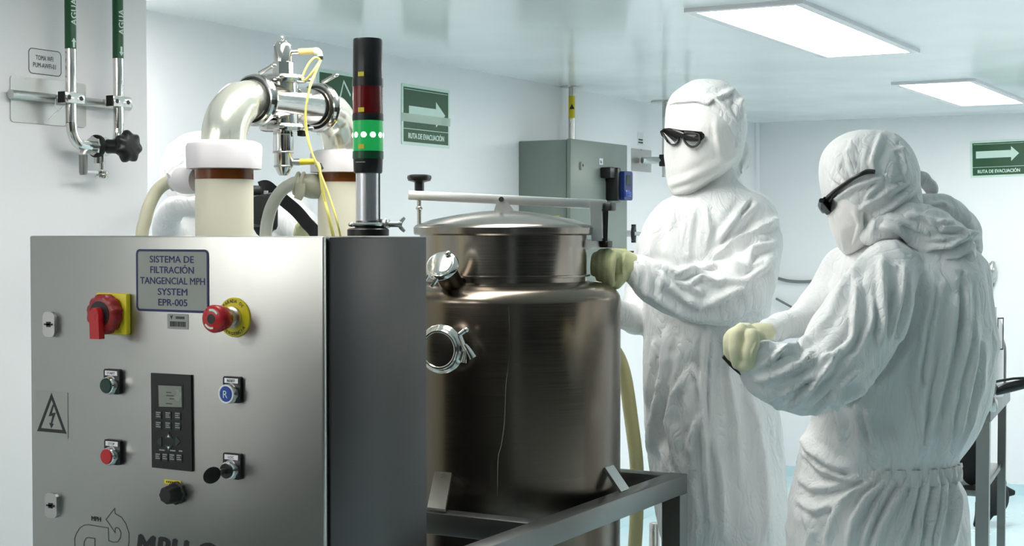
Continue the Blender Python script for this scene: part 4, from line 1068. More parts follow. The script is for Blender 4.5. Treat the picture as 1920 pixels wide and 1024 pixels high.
# made-up low bench, out of view, added to darken the cabinet door's reflection
lbn = thing('reflection_bench', V(XN + .3, -.3, 0), 'made-up dark bench out of view beside the camera, darkening the cabinet door reflection', 'bench')
MB().box((XN + .004, -1.6, .08), (XN + .55, .9, .82), bev=.004).build('carcass', M_BOX, lbn)
MB().box((XN + .004, -1.62, .82), (XN + .58, .92, .86), bev=.004).build('worktop', M_FRAME, lbn)
for yy in (-1.2, -.4, .4):
    MB().box((XN + .551, yy - .38, .1), (XN + .57, yy + .38, .8), bev=.003).build('door', M_DARKWALL, lbn)
for yy in (-1.5, .8):
    MB().box((XN + .05, yy - .05, 0), (XN + .5, yy + .05, .08)).build('plinth', M_BLACKM, lbn)

# ------------------------------------------------------------------ figures in coveralls
def stack(rows, d, ry, n=2.3, seg=40, sub=4, dr=None, tilt=0.0):
    """closed body from level slices: (y, x left, x right[, depth offset, half depth]) in the view at distance d"""
    pts = []
    for r in rows:
        y, xl, xr = r[:3]; dz = r[3] if len(r) > 3 else 0.0; rr = r[4] if len(r) > 4 else ry
        pts.append((y, xl, xr, dz, rr))
    a = np.array(pts, float); out = []
    N = len(a)
    for i in range(N - 1):
        for k in range(sub):
            t = k / sub
            p = lambda j: a[max(0, min(N - 1, j))]
            w0 = -t ** 3 + 2 * t ** 2 - t; w1 = 3 * t ** 3 - 5 * t ** 2 + 2; w2 = -3 * t ** 3 + 4 * t ** 2 + t; w3 = t ** 3 - t ** 2
            out.append((p(i - 1) * w0 + p(i) * w1 + p(i + 1) * w2 + p(i + 2) * w3) / 2)
    out.append(a[-1])
    rings = []
    for y, xl, xr, dz, rr in out:
        D = d + dz; c = P((xl + xr) / 2, y, D); hx = max(1e-3, (xr - xl) / 2 * D / FPX)
        ring = []
        for k in range(seg):
            t = 2 * math.pi * k / seg; cx, sx = math.cos(t), math.sin(t)
            ring.append(c + RGT * hx * math.copysign(abs(cx) ** (2 / n), cx) + _f * max(rr, 1e-3) * math.copysign(abs(sx) ** (2 / n), sx))
        rings.append(ring)
    return rings

def limb(pts, flat=1.0, seg=24, sub=6):
    """closed tapered tube through (px, py, d, radius px)"""
    c = [P(x, y, d) for x, y, d, r in pts]; rs = [r * d / FPX for x, y, d, r in pts]
    c, rs = spline(c, rs, sub)
    rings = []
    e0 = (c[0] - c[1]).normalized(); e1 = (c[-1] - c[-2]).normalized()
    C = [c[0] + e0 * rs[0] * f for f in (.85, .5)] + c + [c[-1] + e1 * rs[-1] * f for f in (.5, .85)]
    Rr = [rs[0] * f for f in (.45, .85)] + rs + [rs[-1] * f for f in (.85, .45)]
    up = None
    for i, p in enumerate(C):
        t = (C[min(i + 1, len(C) - 1)] - C[max(i - 1, 0)]).normalized()
        if up is None: up = (FWD - t * FWD.dot(t)).normalized()
        up = (up - t * up.dot(t)).normalized(); s = t.cross(up)
        rings.append([p + (up * math.cos(a) * flat + s * math.sin(a)) * Rr[i] for a in [2 * math.pi * k / seg for k in range(seg)]])
    return rings

def ball(px, py, d, rx, ry, rz, ang=0.0):
    """ellipsoid: half sizes rx, ry in pixels, rz in metres, turned by ang degrees in the view"""
    k = d / FPX; a = math.radians(ang)
    return (P(px, py, d), (RGT * math.cos(a) + UPV * math.sin(a)) * rx * k, (-RGT * math.sin(a) + UPV * math.cos(a)) * ry * k, FWD * rz)

def weld(parts, voxel, smooth=6):
    """one continuous skin round all the closed shapes"""
    mb = MB()
    for p in parts:
        if isinstance(p, tuple): mb.ell(*p, seg=28, rg=18)
        else: mb.rings(p, True)
    me = mb.mesh('tmp'); o = bpy.data.objects.new('tmp', me); COL.objects.link(o)
    r = o.modifiers.new('r', 'REMESH'); r.mode = 'VOXEL'; r.voxel_size = voxel
    if smooth:
        s = o.modifiers.new('s', 'SMOOTH'); s.factor = 0.7; s.iterations = int(smooth * 2.2)
    dg = bpy.context.evaluated_depsgraph_get(); dg.update()
    out = bpy.data.meshes.new_from_object(o.evaluated_get(dg))
    bpy.data.objects.remove(o); bpy.data.meshes.remove(me)
    return out

def hashn(ix, iy, iz, s):
    h = (ix * 374761393 + iy * 668265263 + iz * 2147483647 + s * 1274126177) & 0xFFFFFFFF
    h = ((h ^ (h >> 13)) * 1274126177) & 0xFFFFFFFF
    return ((h ^ (h >> 16)) & 0xFFFF) / 65535.0
def vnoise(p, s=0):
    i = np.floor(p).astype(np.int64); f = p - i; f = f * f * f * (f * (f * 6 - 15) + 10); r = 0
    for dx in (0, 1):
        for dy in (0, 1):
            for dz in (0, 1):
                wgt = (f[:, 0] if dx else 1 - f[:, 0]) * (f[:, 1] if dy else 1 - f[:, 1]) * (f[:, 2] if dz else 1 - f[:, 2])
                r = r + wgt * hashn(i[:, 0] + dx, i[:, 1] + dy, i[:, 2] + dz, s)
    return r
def ridge(p, s=0):
    return 1 - np.abs(2 * vnoise(p, s) - 1)

def coords(me):
    a = np.empty(len(me.vertices) * 3); me.vertices.foreach_get('co', a); return a.reshape(-1, 3)
def normals(me):
    a = np.empty(len(me.vertices) * 3); me.vertices.foreach_get('normal', a); return a.reshape(-1, 3)
_F, _R, _U, _C = (np.array(v[:]) for v in (FWD, RGT, UPV, CAM))
def to_view(a):
    q = a - _C; d = q @ _F
    return 960 + FPX * (q @ _R) / d, 512 - FPX * (q @ _U) / d, d

def folds(me, strokes, wrinkle=0.004, wscale=(9, 9, 4), seed=0, fine=0.0015, limit=None):
    """raise folds along drawn lines (pixel polylines: points, width px, height px) and let the rest crumple a little"""
    a = coords(me); nrm = normals(me); px, py, d = to_view(a)
    toward = (_C - a); toward /= np.linalg.norm(toward, axis=1)[:, None]
    face = np.clip((np.einsum('ij,ij->i', toward, nrm) + 0.05) / 0.3, 0, 1)
    h = np.zeros(len(a))
    for st in strokes:
        pts, wd, amp = st[:3]; drange = st[3] if len(st) > 3 else None
        best = np.full(len(a), 1e9); sgn = np.ones(len(a)); tt = np.zeros(len(a))
        P_ = np.array(pts, float); seg = np.diff(P_, axis=0); ln = np.linalg.norm(seg, axis=1); cum = np.concatenate([[0], np.cumsum(ln)])
        box = (px > P_[:, 0].min() - 4 * wd) & (px < P_[:, 0].max() + 4 * wd) & (py > P_[:, 1].min() - 4 * wd) & (py < P_[:, 1].max() + 4 * wd)
        ii = np.nonzero(box)[0]
        if len(ii) == 0: continue
        x, y = px[ii], py[ii]; b = best[ii]; s_ = sgn[ii]; t_ = tt[ii]
        for k in range(len(seg)):
            u = np.clip(((x - P_[k, 0]) * seg[k, 0] + (y - P_[k, 1]) * seg[k, 1]) / (ln[k] ** 2 + 1e-9), 0, 1)
            dx, dy = x - P_[k, 0] - u * seg[k, 0], y - P_[k, 1] - u * seg[k, 1]
            dist = np.hypot(dx, dy); m_ = dist < b
            b = np.where(m_, dist, b); s_ = np.where(m_, np.sign(seg[k, 0] * dy - seg[k, 1] * dx), s_); t_ = np.where(m_, (cum[k] + u * ln[k]) / cum[-1], t_)
        w_ = np.where(s_ > 0, wd * 0.55, wd * 1.25)
        taper = np.sin(np.clip(t_, 0.0, 1) * np.pi) ** 0.5 * 0.8 + 0.2
        v = 2.0 * amp * taper * (np.exp(-(b / w_) ** 2) - 0.35 * np.exp(-((b - 1.6 * w_) / w_) ** 2))
        if drange is not None: v = v * ((d[ii] > drange[0]) & (d[ii] < drange[1]))
        h[ii] += v * d[ii] / FPX
    h = h * face
    loc = np.stack([a @ _R, a @ _U, a @ _F], 1)
    n1 = ridge(loc * np.array(wscale) + vnoise(loc * 5, seed + 9)[:, None] * 1.2, seed) - 0.6
    n2 = ridge(loc * np.array(wscale) * 2.3 + 7 + vnoise(loc * 9, seed + 3)[:, None] * 1.5, seed + 1) - 0.6
    h = h + wrinkle * n1 + fine * 1.6 * n2
    a = a + nrm * h[:, None]
    me.vertices.foreach_set('co', a.ravel()); me.update()

def skin(name, parts, voxel, mt, parent, strokes=(), smooth=6, **kw):
    me = weld(parts, voxel, smooth)
    if strokes or kw: folds(me, list(strokes), **kw)
    return link_mesh(name, me, mt, parent, smooth=180)

# ================================================================== person by the tank
D = 3.5
q = P(1340, 1617, D)
p1_ = thing('person', V(q.x, q.y, 0), 'person in white coverall and dark glasses standing with one gloved hand on the tank', 'person')
torso = stack([(318, 1285, 1382, .02, .075), (345, 1284, 1392, .02, .09), (365, 1272, 1424, 0, .11), (382, 1240, 1446, 0, .125), (402, 1222, 1455, 0, .14), (430, 1207, 1460, 0, .15), (470, 1197, 1460, 0, .155),
               (510, 1200, 1454, 0, .16), (560, 1207, 1446, 0, .155), (610, 1210, 1440, 0, .15), (660, 1207, 1440, 0, .15), (700, 1206, 1448, 0, .155), (760, 1208, 1456, 0, .16), (820, 1211, 1463, 0, .165),
               (900, 1222, 1470, 0, .165), (960, 1231, 1474, 0, .165), (1024, 1240, 1477, 0, .16), (1090, 1245, 1478, 0, .15), (1140, 1250, 1478, 0, .13)], D, .15)
legs = [stack([(1060, 1246, 1362, 0, .11), (1160, 1250, 1362, 0, .10), (1300, 1258, 1358, 0, .085), (1420, 1264, 1352, 0, .08), (1540, 1268, 1350, 0, .075), (1585, 1270, 1348, 0, .07)], D, .1),
        stack([(1060, 1362, 1478, 0, .11), (1160, 1366, 1478, 0, .10), (1300, 1372, 1470, 0, .085), (1420, 1376, 1464, 0, .08), (1540, 1378, 1462, 0, .075), (1585, 1380, 1460, 0, .07)], D + .03, .1)]
head = ball(1322, 255, D, 60, 88, .105)
arm = limb([(1408, 418, 3.46, 50), (1412, 460, 3.42, 54), (1402, 515, 3.36, 60), (1375, 553, 3.30, 55), (1305, 557, 3.25, 50), (1240, 535, 3.22, 43), (1205, 512, 3.21, 34), (1184, 503, 3.21, 27)])
arm2 = limb([(1235, 440, 3.55, 34), (1215, 520, 3.62, 38), (1196, 592, 3.58, 32), (1174, 592, 3.52, 27), (1140, 572, 3.44, 22)])
st1 = [
 ([(1232, 496), (1266, 517), (1294, 511), (1332, 500), (1366, 498), (1398, 504), (1430, 492)], 8, 7),
 ([(1330, 486), (1372, 462), (1412, 440), (1458, 412)], 9, 8),
 ([(1345, 456), (1367, 428), (1392, 392), (1404, 376)], 7, 7),
 ([(1372, 470), (1400, 452), (1440, 444)], 7, 5),
 ([(1400, 502), (1412, 470), (1440, 462), (1458, 452)], 8, 6),
 ([(1362, 528), (1396, 530), (1432, 505), (1456, 470)], 9, 7),
 ([(1240, 508), (1252, 536), (1276, 560), (1312, 578), (1362, 556), (1420, 528)], 9, 7),
 ([(1206, 545), (1250, 572), (1292, 594), (1340, 598), (1390, 588)], 9, 6),
 ([(1288, 536), (1312, 522), (1340, 532), (1360, 526)], 6, 5),
 ([(1262, 522), (1290, 540), (1316, 552)], 6, 4),
 ([(1188, 488), (1196, 516), (1194, 548)], 5, 3.5), ([(1200, 486), (1214, 512), (1216, 550)], 6, 4), ([(1218, 490), (1236, 516), (1240, 545)], 6, 4),
 ([(1300, 392), (1292, 440), (1288, 490)], 5, 4), ([(1322, 388), (1330, 430), (1320, 478)], 6, 3.5), ([(1255, 384), (1236, 402), (1228, 440), (1222, 480)], 7, 4),
 ([(1268, 380), (1262, 410), (1254, 436)], 6, 4), ([(1418, 380), (1388, 410), (1366, 444)], 7, 5),
 ([(1246, 625), (1244, 680), (1238, 740), (1226, 800), (1222, 850)], 9, 10),
 ([(1228, 640), (1222, 700), (1214, 760)], 7, 6),
 ([(1322, 620), (1318, 690), (1316, 760), (1322, 860), (1330, 980)], 8, 8),
 ([(1336, 640), (1332, 720), (1334, 800)], 6, 5),
 ([(1296, 690), (1304, 712), (1310, 750)], 5, 5), ([(1272, 640), (1266, 690), (1254, 750), (1248, 800)], 8, 5),
 ([(1285, 700), (1262, 740), (1252, 790), (1262, 850), (1285, 900)], 9, 6), ([(1240, 840), (1262, 890), (1272, 960), (1276, 1024)], 9, 7),
 ([(1360, 640), (1366, 720), (1380, 800), (1384, 900)], 10, 5), ([(1310, 780), (1290, 830), (1296, 890)], 8, 5), ([(1400, 740), (1420, 800), (1432, 900), (1436, 1000)], 12, 5),
 ([(1340, 820), (1352, 900), (1356, 1010)], 10, 6), ([(1300, 900), (1306, 960), (1302, 1020)], 8, 5),
]
skin('body', [torso, head, arm, arm2] + legs, .0062, M_SUIT, p1_, st1, smooth=7, wrinkle=.007, wscale=(10, 7, 10), seed=3, fine=.003)
# hood, closed round the face
hood = stack([(150, 1312, 1330, .02, .01), (153, 1296, 1350, .02, .05), (162, 1278, 1368, .02, .085), (178, 1260, 1383, .015, .11), (200, 1251, 1393, .01, .122), (225, 1248.5, 1398, .005, .128), (250, 1248, 1398, 0, .13), (275, 1249, 1393, 0, .126),
              (300, 1256, 1386, .012, .110), (325, 1284, 1380, .035, .09), (350, 1300, 1384, .04, .08), (372, 1292, 1400, .035, .085), (384, 1300, 1402, .03, .08)], D, .12, n=2.25)
sth = [([(1258, 193), (1300, 186), (1325, 193), (1335, 183), (1350, 194), (1366, 210), (1380, 226)], 5, 3), ([(1340, 186), (1362, 178), (1378, 168)], 6, 4),
       ([(1392, 176), (1378, 200), (1384, 226)], 6, 4), ([(1374, 176), (1384, 196), (1392, 230)], 6, 4), ([(1385, 300), (1360, 330), (1335, 355), (1316, 368)], 6, 7), ([(1392, 306), (1372, 340), (1346, 372)], 6, 6),
       ([(1345, 305), (1366, 290), (1384, 268)], 6, 4), ([(1350, 280), (1374, 272), (1392, 262)], 5, 3), ([(1376, 318), (1352, 350), (1330, 376)], 5, 5), ([(1384, 300), (1350, 340), (1306, 376)], 6, -9)]
skin('hood', [hood, ball(1393, 292, D + .03, 14, 30, .035, -8), ball(1399, 305, D + .03, 8, 14, .02, 0)], .0045, M_SUIT, p1_, sth, smooth=5, wrinkle=.003, wscale=(14, 12, 14), seed=5, fine=.0012)
veil = stack([(200, 1258, 1340, .02, .09), (215, 1251.5, 1360, .004, .112), (240, 1248, 1378, -.008, .126), (270, 1246.5, 1384, -.010, .129), (290, 1246.5, 1384, -.010, .128), (310, 1248, 1374, -.010, .122), (330, 1250, 1352, -.010, .110),
              (348, 1253, 1326, -.008, .095), (362, 1261, 1310, -.006, .075), (371, 1274, 1302, -.004, .05), (377, 1285, 1296, 0, .02)], D - .012, .115, n=2.25)
skin('face_mask', [veil], .0042, M_VEIL, p1_, [([(1254, 350), (1290, 338), (1340, 312), (1376, 296)], 7, 2.5), ([(1262, 364), (1300, 350), (1346, 322)], 6, 3), ([(1340, 225), (1344, 262), (1352, 300)], 8, 1.5)], smooth=5, wrinkle=.0015, wscale=(12, 12, 12), seed=6, fine=.0005)

def wrap(me_obj):
    """height map of a mesh seen from the front: gives the point of its surface under a pixel"""
    L = root_loc(me_obj); dg = bpy.context.evaluated_depsgraph_get(); dg.update()
    from mathutils.bvhtree import BVHTree
    bm = bmesh.new(); bm.from_mesh(me_obj.data); bm.transform(Matrix.Translation(L)); t = BVHTree.FromBMesh(bm); bm.free()
    def at(px, py, out=0.0):
        r = ray(px, py).normalized(); h, n, i, ds = t.ray_cast(CAM, r)
        return (h if h is not None else None), n
    return at
def on_head(at, pts, out, fallback):
    res = []; last = fallback
    for x, y in pts:
        h, n = at(x, y)
        if h is None: res.append(P(x, y, last)); continue
        last = dep(h) - out; res.append(P(x, y, last))
    return res
veil_o = [c for c in p1_.children if c.name.startswith('face_mask')][0]
at1 = wrap(veil_o)
gl_ = bpy.data.objects.new('safety_glasses', None); COL.objects.link(gl_); gl_.parent = p1_
def lens(outline, out, th, mt, name, fb):
    pts = on_head(at1, outline, out, fb)
    return MB().prism(pts, FWD, th).build(name, mt, gl_, smooth=30)
dl = D - .125
topband = [(1238, 246), (1244, 241), (1254, 240), (1266, 242), (1278, 245), (1290, 245), (1304, 246), (1316, 247), (1321, 252), (1321, 258), (1316, 263), (1306, 264), (1296, 264), (1286, 262), (1277, 257), (1268, 262), (1258, 262), (1248, 259), (1241, 254)]
lens(topband, .012, .010, M_BLACKM, 'brow_frame', dl)
def rim(pts):
    p = on_head(at1, pts, .010, dl)
    MB().tube(p, .0026, 8, 4, closed=True).build('rim', M_BLACK, gl_)
    MB().prism([a + FWD * .001 for a in p], FWD, .002).build('lens', M_GLASSCL, gl_)
rim([(1243, 247), (1256, 246), (1270, 252), (1273, 262), (1268, 270), (1260, 271), (1251, 264)])
rim([(1281, 253), (1296, 250), (1310, 252), (1312, 264), (1306, 273), (1296, 275), (1286, 268)])
tp_ = on_head(at1, [(1318, 252), (1326, 253)], .006, dl)

hood_o = [c for c in p1_.children if c.name.startswith('hood')][0]
ath = wrap(hood_o)
hm = on_head(ath, [(1256, 196), (1268, 191), (1284, 189), (1305, 188), (1326, 193), (1338, 185), (1352, 195), (1368, 211), (1381, 228), (1389, 246)], .0, D - .1)
MB().tube(hm, [.002, .0032, .0036, .0036, .004, .0034, .0036, .0034, .003, .0015], 10, 5).build('hood_hem', M_SUIT, p1_, smooth=180)
# gloved hand resting on the tank shoulder
DG = 3.205
palm = limb([(1190, 503, DG + .005, 24), (1176, 500, DG, 29), (1160, 497, DG - .004, 31), (1146, 494, DG - .004, 29)], .8)
fing = []
for i, (xk, yk, xm, ym_, xt, yt, r) in enumerate(((1136, 482, 1118, 480, 1114, 512, 8.2), (1140, 480, 1128, 475, 1124, 522, 8.6), (1150, 480, 1139, 474, 1135, 528, 8.6), (1160, 482, 1151, 478, 1146, 534, 8.0))):
    fing.append(limb([(xk, yk, DG - .01, r), (xm, ym_, DG - .026 - .007 * i, r), ((xm + xt) / 2 - 2, (ym_ + yt) / 2, DG - .036 - .007 * i, r * .97), (xt, yt, DG - .028 - .006 * i, r * .82)], 1, 14, 4))
thumb = limb([(1168, 514, DG - .02, 12), (1156, 530, DG - .028, 12), (1142, 536, DG - .02, 10)], 1, 14, 4)
skin('glove', [palm, thumb] + fing, .0027, M_GLOVEY, p1_, [([(1172, 474), (1166, 500), (1170, 526)], 4, 1.5)], smooth=1, wrinkle=.0015, wscale=(30, 20, 30), seed=8, fine=.0008)
palm = limb([(1146, 574, 3.45, 22), (1132, 566, 3.44, 25), (1120, 560, 3.43, 24)], .8)
fing = [limb([(1122, 546 + 9 * i, 3.43, 8.5), (1108, 546 + 9 * i, 3.43, 8.5), (1098, 552 + 9 * i, 3.44, 8)], 1, 12, 4) for i in range(4)]
skin('glove', [palm, limb([(1134, 550, 3.42, 9), (1124, 538, 3.42, 9), (1114, 534, 3.425, 8)], 1, 12, 4)] + fing, .0032, M_GLOVEY, p1_, smooth=3)
for x in (1308, 1418):
    skin('shoe_cover', [limb([(x, 1560, D, 40), (x, 1585, D - .01, 42)]), ball(x - 14, 1597, D - .07, 42, 20, .14)], .006, M_SUIT, p1_, smooth=4, wrinkle=.003)

# ================================================================== person with back turned
D = 3.1
q = P(1640, 1790, D)
p2_ = thing('person', V(q.x, q.y, 0), 'person in white coverall seen from behind, bending the hooded head over gloved hands', 'person')
torso = stack([(428, 1612, 1752, .02, .09), (452, 1598, 1806, .02, .11), (480, 1585, 1836, .01, .14), (510, 1575, 1846, 0, .16), (550, 1564, 1854, 0, .17), (600, 1556, 1860, 0, .175), (640, 1550, 1862, 0, .175), (700, 1542, 1857, 0, .17),
               (760, 1530, 1844, 0, .16), (810, 1516, 1826, 0, .15), (845, 1504, 1802, 0, .14), (862, 1499, 1790, 0, .135), (893, 1490, 1790, 0, .135), (915, 1486, 1804, 0, .145), (950, 1481, 1811, 0, .155), (1000, 1478, 1814, 0, .16),
               (1060, 1478, 1816, 0, .16), (1130, 1480, 1812, 0, .15), (1180, 1484, 1806, 0, .13)], D, .16)
legs = [stack([(1120, 1480, 1642, 0, .12), (1250, 1486, 1636, 0, .105), (1400, 1500, 1626, 0, .09), (1560, 1508, 1618, 0, .08), (1700, 1512, 1614, 0, .075), (1748, 1514, 1612, 0, .07)], D, .1),
        stack([(1120, 1640, 1812, 0, .12), (1250, 1646, 1800, 0, .105), (1400, 1656, 1786, 0, .09), (1560, 1664, 1776, 0, .08), (1700, 1668, 1772, 0, .075), (1748, 1670, 1770, 0, .07)], D + .04, .1)]
neck = limb([(1672, 470, D, 58), (1650, 420, D - .01, 58), (1640, 360, D - .01, 70)])
head = ball(1632, 335, D, 78, 80, .10)
arm = limb([(1668, 508, 2.99, 62), (1642, 560, 2.95, 76), (1600, 632, 2.90, 82), (1556, 690, 2.86, 78), (1500, 712, 2.83, 66), (1450, 698, 2.81, 56), (1420, 676, 2.80, 44), (1403, 660, 2.80, 34)])
arm2 = limb([(1580, 500, 3.2, 40), (1545, 560, 3.18, 40), (1500, 602, 3.1, 30), (1462, 612, 3.02, 24), (1436, 622, 2.96, 19)])
# the elastic waist pulls the cloth in
st2 = [
 ([(1652, 486), (1650, 540), (1653, 600), (1652, 650)], 9, 9),
 ([(1621, 482), (1590, 524), (1570, 560), (1554, 592)], 8, 7), ([(1604, 520), (1602, 580), (1598, 630), (1580, 664)], 9, 7), ([(1636, 560), (1630, 610), (1608, 660), (1588, 676)], 8, 6),
 ([(1693, 500), (1686, 540), (1676, 590), (1668, 640)], 8, 8), ([(1706, 508), (1702, 570), (1684, 640)], 7, 6),
 ([(1730, 520), (1716, 586), (1696, 640), (1660, 690), (1618, 722)], 9, -9),
 ([(1748, 540), (1730, 620), (1716, 700), (1722, 780), (1722, 850)], 9, 9), ([(1766, 530), (1750, 610), (1738, 700), (1726, 790)], 8, 7),
 ([(1802, 506), (1800, 605), (1794, 730)], 6, -6), ([(1790, 558), (1778, 636), (1760, 724), (1744, 800), (1736, 852)], 9, 9),
 ([(1812, 540), (1808, 620), (1796, 700), (1780, 780), (1768, 852)], 9, 8), ([(1830, 600), (1822, 680), (1806, 760), (1786, 850)], 9, 9), ([(1846, 640), (1838, 720), (1818, 790), (1794, 850)], 8, 7),
 ([(1571, 661), (1540, 702), (1508, 736), (1482, 764)], 8, 8), ([(1610, 695), (1576, 722), (1550, 752), (1524, 776)], 8, 8), ([(1590, 640), (1562, 664), (1540, 672)], 7, 5),
 ([(1486, 646), (1506, 651), (1522, 648)], 4, -6), ([(1448, 668), (1484, 656), (1520, 640)], 7, 5), ([(1420, 690), (1452, 672), (1476, 654)], 6, 5), ([(1416, 716), (1450, 706), (1494, 694), (1530, 672)], 7, 6),
 ([(1440, 744), (1470, 738), (1500, 720), (1540, 700)], 7, 6), ([(1430, 730), (1448, 752), (1462, 770)], 6, 4), ([(1500, 770), (1536, 744), (1570, 720)], 8, 6), ([(1410, 650), (1436, 648), (1470, 630)], 6, 4),
 ([(1470, 690), (1500, 682), (1524, 660)], 6, 5), ([(1556, 592), (1534, 622), (1506, 640)], 8, 5), ([(1576, 760), (1600, 744), (1640, 716)], 8, 6),
 ([(1560, 740), (1572, 780), (1578, 830)], 9, 7), ([(1620, 770), (1636, 820), (1652, 862)], 10, 9), ([(1600, 760), (1618, 820), (1640, 866)], 7, 7), ([(1674, 800), (1682, 840), (1690, 862)], 8, 5),
 ([(1500, 812), (1520, 846), (1556, 872), (1604, 886)], 10, 8), ([(1506, 850), (1540, 884), (1580, 898), (1624, 900)], 9, 6), ([(1496, 900), (1524, 918), (1560, 916), (1610, 900)], 9, 5),
 ([(1494, 940), (1530, 960), (1560, 950), (1600, 920)], 9, 5), ([(1510, 960), (1520, 1000), (1514, 1030)], 9, 5),
 ([(1660, 900), (1620, 936), (1596, 980), (1588, 1030)], 9, 10), ([(1676, 900), (1644, 946), (1620, 1000), (1616, 1030)], 8, 8), ([(1698, 902), (1672, 944), (1648, 990), (1634, 1030)], 9, 10),
 ([(1716, 900), (1708, 950), (1690, 1000), (1680, 1030)], 8, 8), ([(1736, 900), (1726, 950), (1716, 1030)], 8, 9), ([(1756, 898), (1752, 950), (1736, 1030)], 8, 8), ([(1772, 896), (1766, 950), (1752, 1026)], 7, 9), ([(1786, 896), (1794, 940), (1786, 1020)], 8, 8),
 ([(1640, 898), (1600, 920), (1566, 956), (1548, 1010)], 9, 7), ([(1700, 850), (1704, 862), (1706, 866)], 4, 2),
]
skin('body', [torso, neck, head, arm, arm2] + legs, .0058, M_SUIT, p2_, st2, smooth=7, wrinkle=.008, wscale=(10, 6, 10), seed=11, fine=.003)
# gathered waist elastic
rr = []
for y in (863, 870, 878, 886, 893):
    ring = []
    xl, xr = 1496 - (y - 863) * .2, 1790 + (y - 863) * .05
    c = P((xl + xr) / 2, y, D); hx = (xr - xl) / 2 * D / FPX
    for k in range(220):
        t = 2 * math.pi * k / 220; bulge = 1.0 + (.012 if 863 < y < 893 else 0)
        g = .0045 * math.sin(k * 1.05 + 2.0 * math.sin(k * .23)) + .002 * math.sin(k * 2.3 + y)
        cx, sx = math.cos(t), math.sin(t)
        hide = max(0.0, min(1.0, (-.1 - math.cos(t)) / .25)) * (1 if math.sin(t) < .5 else 0)
        bulge -= .09 * hide
        ring.append(c + RGT * ((hx + .0005 + g * 1.3) * bulge) * math.copysign(abs(cx) ** .87, cx) + _f * ((.1365 + g * 1.3) * bulge) * math.copysign(abs(sx) ** .87, sx))
    rr.append(ring)
MB().rings(rr, False).build('waist_elastic', M_VEIL, p2_, smooth=180)
# hood: cap, neck wrap and the loose bag behind
cap_ = stack([(245, 1612, 1640, .0, .02), (250, 1588, 1668, .0, .06), (262, 1566, 1688, .0, .09), (280, 1549, 1703, .0, .11), (300, 1541, 1712, .0, .12), (322, 1539, 1717, .0, .125), (345, 1541, 1718, .0, .125), (368, 1545, 1722, 0, .12), (392, 1556, 1724, 0, .112), (415, 1580, 1722, 0, .1), (440, 1600, 1722, 0, .09)], D, .12)
sth = [([(1700, 333), (1660, 328), (1640, 336), (1600, 350), (1560, 376)], 5, 4), ([(1652, 250), (1640, 280), (1634, 304), (1640, 326)], 7, 5), ([(1600, 262), (1588, 290), (1596, 318), (1610, 330)], 8, 4), ([(1568, 292), (1574, 320), (1590, 340)], 6, 4),
       ([(1552, 312), (1566, 336), (1584, 348)], 6, 3), ([(1688, 276), (1694, 306), (1700, 330)], 7, 4), ([(1672, 284), (1690, 281), (1706, 290)], 4, 2), ([(1716, 348), (1694, 366), (1668, 388), (1640, 404)], 7, 6), ([(1700, 344), (1672, 352), (1640, 372), (1610, 392)], 7, 5),
       ([(1650, 340), (1630, 360), (1618, 384)], 6, 4), ([(1720, 366), (1706, 384), (1690, 398)], 5, -5)]
skin('hood', [cap_, ball(1727, 330, D + .02, 18, 9, .015, -12), limb([(1722, 338, D + .02, 8), (1736, 352, D + .02, 7), (1746, 372, D + .02, 7)]), ball(1750, 352, D + .02, 9, 16, .014, 20)], .0045, M_SUIT, p2_, sth, smooth=4, wrinkle=.004, wscale=(14, 9, 14), seed=14, fine=.0015)
bag = [limb([(1634, 440, D - .09, 24), (1662, 424, D - .10, 28), (1708, 418, D - .09, 40), (1752, 444, D - .085, 50), (1788, 470, D - .08, 46), (1808, 486, D - .06, 26)]), limb([(1722, 388, D - .02, 26), (1768, 396, D, 30), (1806, 428, D + .02, 30), (1820, 466, D + .01, 24)]), limb([(1648, 430, D + .08, 30), (1720, 420, D + .10, 44), (1790, 450, D + .06, 40)])]
stb = [([(1640, 426), (1680, 430), (1716, 458), (1748, 484), (1784, 504)], 8, 6), ([(1700, 404), (1730, 408), (1752, 420), (1790, 418)], 6, 6), ([(1756, 412), (1768, 430), (1800, 432), (1822, 448)], 6, 7), ([(1740, 466), (1780, 462), (1812, 446), (1834, 446)], 7, 8), ([(1750, 484), (1790, 482), (1824, 466)], 6, 7),
       ([(1742, 450), (1776, 448), (1804, 440)], 5, 5), ([(1660, 408), (1700, 420), (1736, 440)], 7, 5), ([(1736, 386), (1766, 384), (1786, 394)], 5, 4), ([(1776, 498), (1806, 492), (1828, 480)], 5, 5), ([(1650, 402), (1640, 418), (1634, 438)], 5, 4)]
skin('hood_bag', bag, .0045, M_SUIT, p2_, stb, smooth=5, wrinkle=.006, wscale=(16, 12, 16), seed=16, fine=.0025)
mask = stack([(372, 1549, 1640, -.01, .085), (390, 1551, 1642, -.01, .09), (410, 1556, 1644, -.01, .09), (430, 1561, 1642, -.01, .085), (450, 1568, 1634, -.01, .075), (462, 1574, 1622, -.01, .06), (472, 1581, 1604, -.01, .04), (478, 1586, 1592, -.01, .015)], D, .085, n=2.0)
skin('face_mask', [mask], .004, M_VEIL, p2_, [([(1566, 400), (1580, 430), (1586, 470)], 8, 4), ([(1600, 398), (1612, 420), (1600, 460)], 7, 5), ([(1624, 396), (1622, 420), (1626, 446)], 5, -6)], smooth=4, wrinkle=.003, wscale=(10, 10, 10), seed=17, fine=.001)
